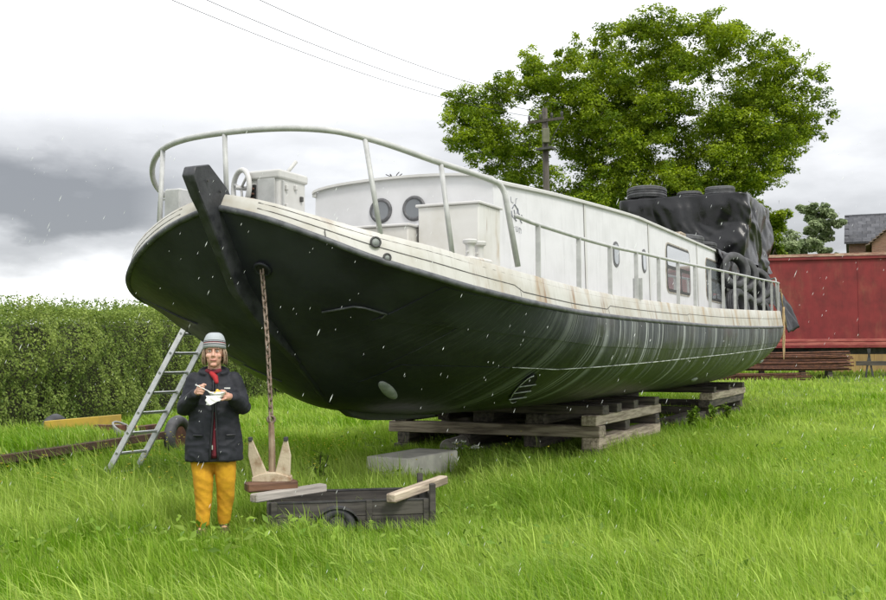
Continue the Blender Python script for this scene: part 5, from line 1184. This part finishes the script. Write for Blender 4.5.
# tray hand (image right): palm under and behind the tray, fingers beneath, thumb over the rim
hr_ = Vector((.128, -.285, 1.150))
capsule(b, [Rwr, Rwr.lerp(hr_, .6)], [.026, .029]); b.sphere(hr_, (.038, .034, .034), 14, 10)
for k in range(4):
    y = hr_.y - .034 + .021 * k; L = (.050, .056, .052, .042)[k]; a = Vector((hr_.x - .008, y, hr_.z - .016))
    capsule(b, [a, a + Vector((-.026, -.004, -.010)), a + Vector((-.026 - L * .45, -.004, -.006)), a + Vector((-.022 - L * .8, -.002, .002))], [.0100, .0096, .0088, .0078], 8)
capsule(b, [hr_ + Vector((.002, -.018, .020)), hr_ + Vector((-.018, -.030, .046)), hr_ + Vector((-.042, -.030, .050))], [.0125, .0105, .0085], 8)
fuse('body', b, .0042, M['skin'], person, 2)
for sx in (-1, 1):
    MB().sphere(HC + Vector((sx * .030, -.0815, .010)), (.0125, .0060, .0062), 12, 8).build('eye', M['eye_white'], person, smooth=True)
    MB().sphere(HC + Vector((sx * .030, -.0862, .0100)), (.0058, .003, .0056), 10, 6).build('iris', M['dark_eye'], person, smooth=True)
    capsule(q := MB(), [HC + Vector((sx * .015, -.0895, .027)), HC + Vector((sx * .030, -.0905, .032)), HC + Vector((sx * .047, -.084, .027))], [.003, .0038, .0025], 6); q.build('eyebrow', M['brow'], person, smooth=True)
    capsule(q := MB(), [HC + Vector((sx * .018, -.0845, .018)), HC + Vector((sx * .030, -.0865, .0205)), HC + Vector((sx * .043, -.080, .016))], [.002, .0024, .002], 6); q.build('eyelid', M['brow'], person, smooth=True)
capsule(q := MB(), [HC + Vector((-.024, -.088, -.062)), HC + Vector((-.010, -.0945, -.0645)), HC + Vector((.010, -.0945, -.0645)), HC + Vector((.024, -.088, -.062))], [.003, .0046, .0046, .003], 8); q.build('mouth', M['lip'], person, smooth=True)
# jacket
j = MB()
j.loft([ell(.615, .005, 0, .232, .146), ell(.65, .005, 0, .236, .152), ell(.80, .003, 0, .222, .146), ell(.95, 0, 0, .200, .136), ell(1.10, 0, 0, .192, .134), ell(1.20, 0, .005, .190, .126), ell(1.27, 0, .01, .162, .106), ell(1.325, 0, .012, .118, .092), ell(1.365, 0, .012, .088, .085)])
for sh, elb, wr in ((Lsh, Lel, Lwr), (Rsh, Rel, Rwr)):
    capsule(j, [sh, sh.lerp(elb, .5) + Vector((0, .01, 0)), elb], [.076, .070, .066]); capsule(j, [elb, elb.lerp(wr, .55), elb.lerp(wr, .92)], [.066, .058, .046])
for a in np.linspace(-2.6, 2.6, 19):                     # hood lying on the shoulders, open in front
    pass
capsule(j, [Vector((.105 * math.sin(a), .03 + .095 * math.cos(a) - .03, 1.345 + .022 * math.cos(a))) for a in np.linspace(-2.45, 2.45, 15)], [.014 + .018 * math.cos(a / 2) ** 2 for a in np.linspace(-2.45, 2.45, 15)], 10)
def jfold(c_):
    low = min(1, max(0, (1.35 - c_.z) / .2)); s_ = 7.0
    f_ = noise.noise(Vector((c_.x * s_ * 1.2 + 3, c_.y * s_, c_.z * s_ * .8))) * .006 + (1 - abs(noise.noise(Vector((c_.x * 11, c_.y * 11, c_.z * 16 + 4)))) * 2) * .008
    return f_ * low
jk = fuse('jacket', j, .0085, M['jacket'], person, 3, jfold)
# front opening: zip tapes, maroon fleece showing below, red scarf at the neck
def front_y(z): return -float(np.interp(z, [.625, .66, .80, .95, 1.10, 1.20, 1.27, 1.325], [.153, .159, .154, .144, .142, .134, .120, .100]))
cx_ = .018
zs = np.linspace(.645, 1.02, 14)
MB().loft([[Vector((cx_ - .004 - .018 * (1 - (z - .645) / .375), front_y(z) - .003, z)), Vector((cx_ + .006 + .024 * (1 - (z - .645) / .375), front_y(z) - .003, z)), Vector((cx_ + .008, front_y(z) + .03, z))] for z in zs]).build('fleece', M['fleece'], person, smooth=True)
for sx in (-1, 1):
    capsule(q := MB(), [Vector((cx_ + sx * (.010 + .022 * max(0, 1 - (z - .645) / .375)), front_y(z) - .006, z)) for z in np.linspace(.640, 1.27, 20)], [.009] * 20, 8); q.build('zip_tape', M['jacket_trim'], person, smooth=True)
MB().box((cx_ - .012, front_y(.74) - .018, .735), (.008, .006, .035)).build('zip_pull', M['alu_bright'], person)
capsule(q := MB(), [Vector((-.012, -.085, 1.335)), Vector((.022, -.118, 1.300)), Vector((.034, -.135, 1.262))], [.020, .024, .016], 10); q.build('scarf', M['scarf'], person, smooth=True)
capsule(q := MB(), [Vector((-.05, -.055, 1.352)), Vector((.0, -.085, 1.338)), Vector((.05, -.055, 1.352))], [.020, .020, .020], 10); q.build('neckerchief', M['fleece'], person, smooth=True)
MB().box((.120, -.134, 1.212), (.052, .006, .010), Matrix.Rotation(R(-25), 3, 'Z')).build('chest_badge', M['paper'], person)
for sx in (-1, 1):
    capsule(q := MB(), [Vector((cx_ + sx * .10, -.150, .83)), Vector((cx_ + sx * .165, -.128, .83))], [.009, .009], 8); q.build('pocket_flap', M['jacket_trim'], person, smooth=True)
# trousers
t = MB()
t.loft([ell(.60, 0, 0, .160, .110), ell(.68, 0, 0, .18, .125), ell(.86, 0, 0, .17, .12)])
for sx in (-1, 1):
    f_ = .03 if sx > 0 else -.03; pts = [Vector((sx * .086, .0, .76)), Vector((sx * .092, -.008 - f_ * .3, .60)), Vector((sx * .090 + .010, -.018 + f_ * .3, .46)), Vector((sx * .086 + .008, f_ * .9, .30)), Vector((sx * .082, .012 + f_ * 1.5, .13)), Vector((sx * .080, .016 + f_ * 1.5, .085))]
    t.tube(pts, [.106, .096, .080, .070, .055, .047], 16)
def tfold(c_):
    k = .35 + .65 * min(1, max(0, (.62 - c_.z) / .25)); return ((1 - abs(noise.noise(Vector((c_.x * 9, c_.y * 9, c_.z * 12 + c_.x * 9)))) * 2) * .004 + noise.noise(Vector((c_.x * 16, c_.y * 16, c_.z * 22))) * .003 + noise.noise(Vector((c_.x * 6, c_.y * 6, c_.z * 7 + 5))) * .007) * k
fuse('trousers', t, .008, M['trousers'], person, 3, tfold)
for sx in (-1, 1):
    s_ = MB(); fo = .045 if sx > 0 else -.045; s_.sphere((sx * .084, .015 + fo, .05), (.044, .055, .05), 14, 8); s_.sphere((sx * .098, -.085 + fo, .035), (.046, .095, .036), 16, 8); s_.box((sx * .093, -.05 + fo, .010), (.085, .25, .022)); fuse('shoe', s_, .008, M['shoe'], person, 2)
# hair
h = MB(); rnd = random.Random(4)
for k in range(140):
    a = rnd.uniform(-1, 1); sx = 1 if a > 0 else -1; th = sx * rnd.uniform(1.12, 2.9)          # angle from the face, round the back
    r1x, r1y = .084, .100; top = HC + Vector((r1x * math.sin(th), .012 - r1y * math.cos(th), .035)); L = rnd.uniform(.09, .145) * (1 if abs(th) < 1.7 else .95)
    fl_ = rnd.uniform(-.004, .020); pts = [top, top + Vector((math.sin(th) * fl_ * .8, -math.cos(th) * fl_ * .5, -L * .4)), top + Vector((math.sin(th) * fl_, -math.cos(th) * fl_ * .6, -L * .75)), top + Vector((math.sin(th) * (fl_ - .012 * rnd.random()) + rnd.uniform(-.008, .008), -math.cos(th) * fl_ * .5 - .01 * rnd.random(), -L))]
    h.tube(pts, [.006, .0065, .005, .0015], 5)
h.build('hair', M['hair'], person, smooth=True)
# beanie with banded rib
bmat = bpy.data.materials.new('beanie_knit'); bmat.use_nodes = True; tt = bmat.node_tree; bb = tt.nodes['Principled BSDF']; bb.inputs['Roughness'].default_value = .95
tcn = N(tt, 'ShaderNodeTexCoord'); sp = N(tt, 'ShaderNodeSeparateXYZ'); tt.links.new(tcn.outputs['Object'], sp.inputs[0])
rel = math_node(tt, 'SUBTRACT', math_node(tt, 'MULTIPLY_ADD', sp.outputs['Y'], .12, sp.outputs['Z']), HC.z + .0)
cr = N(tt, 'ShaderNodeValToRGB'); cr.color_ramp.interpolation = 'CONSTANT'; e = cr.color_ramp.elements
stops = [(0, (.30, .32, .33)), (.052, (.03, .03, .035)), (.060, (.46, .47, .48)), (.066, (.30, .05, .05)), (.071, (.03, .03, .035)), (.079, (.40, .42, .44)), (.083, (.03, .03, .035)), (.089, (.36, .39, .41))]
e[0].position = 0; e[0].color = (*stops[0][1], 1); e[1].position = .99; e[1].color = (.36, .39, .41, 1)
for p_, c_ in stops[1:]: q = e.new(min(.98, (p_ + .02) / .2)); q.color = (*c_, 1)
tt.links.new(math_node(tt, 'MULTIPLY_ADD', rel, 5.0, .1), cr.inputs[0]); tt.links.new(cr.outputs[0], bb.inputs['Base Color'])
wv = N(tt, 'ShaderNodeTexNoise', inp={'Scale': 160.0, 'Detail': 2.0}); tt.links.new(tcn.outputs['Object'], wv.inputs['Vector']); bp = N(tt, 'ShaderNodeBump', inp={'Strength': .5, 'Distance': .004}); tt.links.new(wv.outputs['Fac'], bp.inputs['Height']); tt.links.new(bp.outputs[0], bb.inputs['Normal'])
rings = []
for i in range(15):
    f_ = i / 14; zz = .030 + .135 * math.sin(f_ * math.pi / 2) if i else .024
    k = math.cos(f_ * math.pi / 2) ** .55 if i else .985
    ring = []
    for jn in range(72):
        a = 2 * math.pi * jn / 72; rib = 1 + (.012 * (jn % 2) if f_ < .35 else .006 * (jn % 2)); r_ = max(k, .06) * rib
        x, y = .0935 * r_ * math.cos(a), .110 * r_ * math.sin(a); ring.append(HC + Vector((x, .008 + y + .02 * f_, zz - y * .17 * (1 - f_))))
    rings.append(ring)
MB().loft(rings).build('beanie', bmat, person, smooth=True)

# paper tray of food, napkin, fork: held, so things of their own
def held(name): o_ = empty(name); o_.matrix_world = PM; return o_
tray = held('paper_tray'); tray.matrix_world = PM @ Matrix.Translation((.055, -.30, 1.142)); tag(tray, 'white paper tray of yellow food held at chest height with a napkin', 'food tray')
def boat(z, a, c_): return [Vector((a * math.cos(q), c_ * math.sin(q), z + .010 * math.cos(2 * q))) for q in np.linspace(0, 2 * math.pi, 25)[:-1]]
MB().loft([boat(.042, .076, .052), boat(.0, .046, .030), boat(.004, .043, .027), boat(.043, .072, .049)], cap=True).build('tray', M['paper'], tray, smooth='auto')
rnd = random.Random(9)
for k in range(16):
    q = rnd.uniform(0, 6.28); rr = rnd.uniform(0, .045); c_ = Vector((rr * 1.2 * math.cos(q), rr * .8 * math.sin(q), .034 + .020 * rnd.random() * (1.2 - rr / .05)))
    MB().sphere(c_, (rnd.uniform(.011, .018), rnd.uniform(.009, .014), rnd.uniform(.008, .013)), 8, 6, Euler((rnd.random(), rnd.random(), rnd.random())).to_matrix()).build('food_piece', M['food'], tray, smooth=True)
nap = []
for i in range(12):
    nap.append([Vector((-.085 + .115 * k / 11 + .006 * math.sin(i * .9 + k), -.046 + .0035 * math.sin(k * 1.2 + i * .6) - .018 * (1 - i / 11) + .012 * abs(k / 11 - .5), -.052 + .070 * i / 11 + .018 * (k / 11) * (1 - i / 11) - .012 * (1 - i / 11) * math.sin(k * .5))) for k in range(12)])
nn_ = MB().loft(nap, cap=False, closed=False).build('napkin', M['paper'], tray, smooth=True); nn_.modifiers.new('t', 'SOLIDIFY').thickness = .0015
fk = held('fork'); fk.matrix_world = PM @ Matrix.Translation(hl_); tag(fk, 'white plastic fork held over the tray of food', 'fork')
d0 = Vector((-.012, -.030, .030)); d1 = Vector((.092, -.050, -.022)); ax_ = (d1 - d0)
MB().tube([d0 - ax_ * .25, d0, d0 + ax_ * .5, d1 - ax_ * .12], [.004, .0045, .004, .0042], 6).build('handle', M['paper'], fk, smooth=True)
MB().bar(d1 - ax_ * .13, d1 + ax_ * .05, .018, .003).build('fork_head', M['paper'], fk)
for k in (-1, 0, 1): MB().bar(d1 + ax_ * .04 + Vector((0, k * .007, 0)), d1 + ax_ * .30 + Vector((0, k * .007, -.004)), .004, .003).build('tine', M['paper'], fk)

# ------------------------------------------------------------------ grass
rng = np.random.default_rng(21)
foot = []      # places where nothing grows: (world matrix inverse, half length, half width)
def footprint(mw, hx, hy): foot.append((np.array(mw.inverted())[:3], hx, hy))
footprint(Matrix.Translation(CONC[0]) @ Matrix.Rotation(CONC[1], 4, 'Z'), CONC[2] / 2 + .01, .30)
footprint(Matrix.Translation((-.83, 9.15, 0)) @ Matrix.Rotation(R(9), 4, 'Z'), .71, .40)
footprint(PM, .17, .10)
for (u0, u1, v0, v1) in ((7.0, 10.7, 1.08, 1.38), (7.0, 10.7, -.8, -.4), (7.05, 7.32, -2.1, 1.36), (10.25, 10.55, -2.1, 1.36), (15.2, 19.2, 1.0, 1.36)):
    footprint(SHIP @ Matrix.Translation(S((u0 + u1) / 2, (v0 + v1) / 2, 0)), (u1 - u0) / 2, (v1 - v0) / 2)
NZ = {}
def lumps(x, y, s, seed):
    """smooth value noise on a lattice, vectorised"""
    if seed not in NZ: NZ[seed] = np.random.default_rng(seed).random((256, 256))
    g_ = NZ[seed]; X, Y = x / s + 500, y / s + 500; i, j_ = np.floor(X).astype(int), np.floor(Y).astype(int); fx, fy = X - i, Y - j_; fx = fx * fx * (3 - 2 * fx); fy = fy * fy * (3 - 2 * fy)
    a = lambda p, q: g_[p % 256, q % 256]
    return (a(i, j_) * (1 - fx) + a(i + 1, j_) * fx) * (1 - fy) + (a(i, j_ + 1) * (1 - fx) + a(i + 1, j_ + 1) * fx) * fy
def keep_mask(x, y):
    k = np.ones(len(x), bool)
    for m_, hx, hy in foot:
        lx = m_[0, 0] * x + m_[0, 1] * y + m_[0, 3]; ly = m_[1, 0] * x + m_[1, 1] * y + m_[1, 3]; k &= ~((abs(lx) < hx) & (abs(ly) < hy))
    return k
def blades(n, y0, y1, w0, w1, hscale, seg, xm, power=1.0, thin=None, pale=0.0, where=None):
    y = y0 + (y1 - y0) * rng.random(n) ** power; hw_ = .455 * y + xm; x = rng.uniform(-1, 1, n) * hw_
    if where is not None: x, y = where(n)
    k = keep_mask(x, y)
    if thin is not None: k &= thin(x, y)
    x, y = x[k], y[k]; n = len(x)
    # tussocks: pull blades towards the middle of small clumps
    big = lumps(x, y, 1.1, 1); sml = lumps(x, y, .28, 2); right = sm(x - .25 * (y - 6), .2, 2.6)
    rough_ = np.clip(.55 + .9 * (big - .5) + .5 * (sml - .5), .15, 1.3) * (1 - .52 * right) * np.where(y > 16, .85, 1)
    u = (x - P0[0]) * BD[0] + (y - P0[1]) * BD[1]; v_ = (x - P0[0]) * BN[0] + (y - P0[1]) * BN[1]
    edge_ = np.exp(-((v_ - 1.75) / .45) ** 2) * ((u > 11) & (u < 21)) + np.exp(-((v_ + .2) / 1.2) ** 2) * ((u > 1) & (u < 7)) * .8
    hgt = hscale * (.10 + .26 * rough_ + .10 * edge_) * rng.uniform(.55, 1.25, n)
    hgt = np.where((y < 8.9) & (np.abs(x + .83) < .8), hgt * .8, hgt)        # tall in front of the small trailer
    fb_ = (x > -6.6) & (x < -3.9) & (y > 9.5) & (y < 15.5); hgt = np.where(fb_, hgt * 1.35, hgt)
    hgt = np.where((np.abs(x - PX) < .45) & (y > 7.9) & (y < 9.3), hgt * .55, hgt)
    near_st = (u > 4.8) & (u < 7.2) & (v_ > -2.5) & (v_ < 1.9); hgt = np.where(near_st, hgt * .62, hgt)
    cl_ = np.array((CONC[0].x, CONC[0].y)); fr_ = (np.hypot(x - cl_[0] - .25, y - cl_[1] + .75) < .75); hgt = np.where(fr_, hgt * .45, hgt)
    ang = rng.uniform(0, 2 * math.pi, n); lean = rng.uniform(.15, .95, n) * (.5 + .9 * rough_)
    wind = np.stack([-.55 + .5 * (lumps(x, y, 1.7, 5) - .5), -.25 + .8 * (lumps(x, y, 2.1, 6) - .5)], -1)
    dirv = np.stack([np.cos(ang), np.sin(ang)], -1) * .75 + wind; dirv *= lean[:, None]
    wd_ = rng.uniform(w0, w1, n); pa = rng.uniform(0, math.pi, n); side_ = np.stack([np.cos(pa), np.sin(pa), np.zeros(n)], -1) * wd_[:, None]
    z0 = gz(x, y) - .015 if where is None else np.full(n, .385); base_ = np.stack([x, y, z0], -1); tint = np.clip(.30 + .45 * (lumps(x, y, .9, 8) - .5) + .75 * (lumps(x, y, 2.4, 9) - .42) + .22 * right + rng.normal(size=n) * .20, 0, 1)
    straw = rng.random(n) < .09; tint = np.clip(np.where(straw, 1.0, tint) + pale, 0, 1)
    rows_ = []
    fr = [0, .45, 1] if seg == 2 else [0, .35, .72, 1]
    for i, f_ in enumerate(fr):
        bend = hgt * f_ ** 2.0; c_ = base_ + np.stack([dirv[:, 0] * bend, dirv[:, 1] * bend, hgt * f_ * (1 - .30 * f_ * lean)], -1)
        if i == len(fr) - 1: rows_.append(c_[:, None])
        else: ww = side_ * (1 - .45 * f_); rows_.append(np.stack([c_ - ww, c_ + ww], 1))
    V = np.concatenate(rows_, 1); nv = V.shape[1]
    if seg == 2: pat = [0, 1, 3, 2, 2, 3, 4]; szp = [4, 3]
    else: pat = [0, 1, 3, 2, 2, 3, 5, 4, 4, 5, 6]; szp = [4, 4, 3]
    idx = (np.arange(n)[:, None] * nv + np.array(pat)[None]).ravel(); sizes = np.tile(szp, n)
    c_ = np.zeros((n, 3)); c_[:, 0] = tint; c_[:, 1] = rng.random(n)
    return V.reshape(-1, 3), sizes, idx, np.repeat(c_, nv, 0)
bedm = np.array(FT)[:3]
def on_bed(n): lx, ly = rng.uniform(-3.3, 1.3, n), rng.uniform(-.92, .92, n); return bedm[0, 0] * lx + bedm[0, 1] * ly + bedm[0, 3], bedm[1, 0] * lx + bedm[1, 1] * ly + bedm[1, 3]
tuss = lambda s_, t_, sd_: (lambda x, y: lumps(x, y, s_, sd_) > t_)
parts = [blades(175000, 4.6, 11.0, .0018, .0040, 1.0, 3, 1.6), blades(110000, 11.0, 19.0, .0045, .009, 1.0, 2, 1.8), blades(70000, 19.0, 34.0, .009, .017, 1.0, 2, 2.0), blades(32000, 34.0, 70.0, .02, .04, 1.0, 2, 2.0),
         blades(42000, 4.6, 12.5, .0030, .0058, 1.55, 3, 1.6, 1.0, tuss(.45, .56, 31), .26), blades(9000, 1, 2, .004, .009, .55, 2, 0, 1.0, None, .0, on_bed),
         blades(5200, 4.8, 17.0, .0016, .0028, 1.7, 3, 1.6, 1.0, tuss(1.3, .42, 37), .75)]
for k, (v, s_, ix, cc) in enumerate(parts):
    me = np_mesh('grass', v, s_, ix, M['grass'], cc); o = mesh_obj('grass', me, M['grass']); 
    tag(o, ['long windblown meadow grass round the person and the box trailer', 'meadow grass under the bow and round the forward stack', 'meadow grass round the after stack', 'far meadow grass out to the red trailer and beyond', 'coarse pale tussocks arching over the shorter meadow grass', 'grass growing over the bed of the flatbed trailer', 'thin dry seed stalks standing above the meadow grass'][k], 'grass', None, 'stuff')
# buttercups
n = 420; x = np.concatenate([rng.uniform(-5.2, -1.2, 300), rng.uniform(-2, 9, 120)]); y = np.concatenate([rng.uniform(10.2, 16, 300), rng.uniform(10, 26, 120)])
mb = MB(); k = keep_mask(x, y)
for xx, yy in zip(x[k], y[k]):
    z = float(gz(xx, yy)); h_ = random.uniform(.22, .42); dx = random.uniform(-.05, .03)
    mb.add([(xx + dx + .013 * math.cos(a), yy + .013 * math.sin(a), z + h_ + .004 * (i % 2)) for i, a in enumerate(np.linspace(0, 6.28, 7)[:-1])] + [(xx + dx, yy, z + h_ - .010)], [(0, 1, 6), (1, 2, 6), (2, 3, 6), (3, 4, 6), (4, 5, 6), (5, 0, 6)])
o = mb.build('buttercups', M['flower']); tag(o, 'yellow buttercups scattered through the meadow grass', 'flowers', None, 'stuff')
# low broad leaved weeds in patches
n = 9000; y = rng.uniform(5.4, 20, n); x = rng.uniform(-1, 1, n) * (.45 * y + .8); k = keep_mask(x, y) & (lumps(x, y, .55, 41) > .66); x, y = x[k], y[k]; n = len(x)
pp = np.stack([x, y, gz(x, y) + rng.uniform(.05, .22, n)], -1); v, s_, ix, cc = leaf_arrays(pp, unit(np.array([0, -.35, .8]) + rng.normal(size=(n, 3)) * .4), rng.uniform(.018, .055, n), rng, .42)
me = np_mesh('ground_weeds', v, s_, ix, M['weed'], cc); o = mesh_obj('ground_weeds', me, M['weed']); tag(o, 'low broad leaved weeds growing in patches among the grass', 'weeds', None, 'stuff')
# a few single weeds
def weed(loc, h_, n, label, name='dock_plant', flower=False, leaf=.07, seed=1):
    rnd = random.Random(seed); r_ = empty(name, loc); tag(r_, label, 'plant'); mb = MB(); tips = []
    for k in range(n):
        a = rnd.uniform(0, 6.28); b2 = rnd.uniform(.05, .22) * h_; p1 = Vector((b2 * .5 * math.cos(a), b2 * .5 * math.sin(a), h_ * .55)); p2 = Vector((b2 * math.cos(a), b2 * math.sin(a), h_ * rnd.uniform(.75, 1.05))); mb.tube([(0, 0, -.02), p1, p2], [.006, .004, .002], 5); tips.append((p1, p2))
    mb.build('stem', M['bark'] if not flower else M['soil'], r_)
    P, Nn = [], []
    for p1, p2 in tips:
        for q in range(10): P.append(p1.lerp(p2, rnd.uniform(-.8, 1)) + Vector((rnd.gauss(0, .03), rnd.gauss(0, .03), 0))); Nn.append((rnd.gauss(0, .6), rnd.gauss(0, .6), 1))
    rg = np.random.default_rng(seed); v, s_, ix, cc = leaf_arrays(np.array(P), unit(np.array(Nn)), rg.uniform(leaf * .5, leaf, len(P)), rg, .4); me_ = np_mesh('leaves', v, s_, ix, M['weed'], cc); mesh_obj('leaves', me_, M['weed'], r_)
    if flower:
        mb = MB()
        for p1, p2 in tips:
            for q in range(14): mb.sphere(p2 + Vector((rnd.gauss(0, .022), rnd.gauss(0, .022), rnd.gauss(0, .006))), .006, 6, 4)
        mb.build('flower_head', M['flower_white'], r_)
weed((-1.30, 11.0, 0), .52, 4, 'leafy dark green weed standing in the grass between anchor and hull', seed=3)
weed((.20, 13.6, 0), .34, 4, 'white flowered cow parsley growing by the concrete block', 'cow_parsley', True, .05, 5)
weed((.42, 13.7, 0), .30, 3, 'small white flowered cow parsley growing against the forward stack', 'cow_parsley', True, .05, 6)
for k, (u, v_) in enumerate(((11.9, 1.6), (13.4, 1.7), (14.6, 1.75), (12.7, 1.5))):
    p = W(u, v_, 0); weed(tuple(p), .42, 7, ['bushy nettle clump right behind the forward stack', 'nettle clump midway between the two stacks', 'nettle clump just ahead of the after stack', 'nettle clump growing under the hull between the stacks'][k], 'nettle_clump', False, .09, 20 + k)

# ------------------------------------------------------------------ sleet in the air
rnd = random.Random(17); mb = MB(); fall = Vector((-.42, 0, -1)).normalized(); q = fall.to_track_quat('Z', 'Y').to_matrix()
for k in range(1700):
    Y = rnd.uniform(3.2, 10.5); X = rnd.uniform(-.5, .5) * (Y + 1.2); Z = rnd.uniform(.2, 4.6); L = rnd.uniform(.005, .015); r_ = rnd.uniform(.0006, .0013)
    if math.hypot(X - PX, Y - PY) < .5 and Z < 1.8: continue
    u_, v_ = (X - P0[0]) * BD[0] + (Y - P0[1]) * BD[1], (X - P0[0]) * BN[0] + (Y - P0[1]) * BN[1]
    if u_ > -.45 and abs(v_) < 2.5: continue
    m_ = q.copy(); c_ = Vector((X, Y, Z)); vs2 = [c_ + m_ @ Vector(p) for p in ((0, 0, -L), (r_, 0, 0), (0, r_, 0), (-r_, 0, 0), (0, -r_, 0), (0, 0, L))]
    mb.add(vs2, [(0, 2, 1), (0, 3, 2), (0, 4, 3), (0, 1, 4), (5, 1, 2), (5, 2, 3), (5, 3, 4), (5, 4, 1)])
o = mb.build('sleet', M['ice']); tag(o, 'flecks of white sleet falling through the air', 'sleet', None, 'stuff')
bpy.context.view_layer.update()
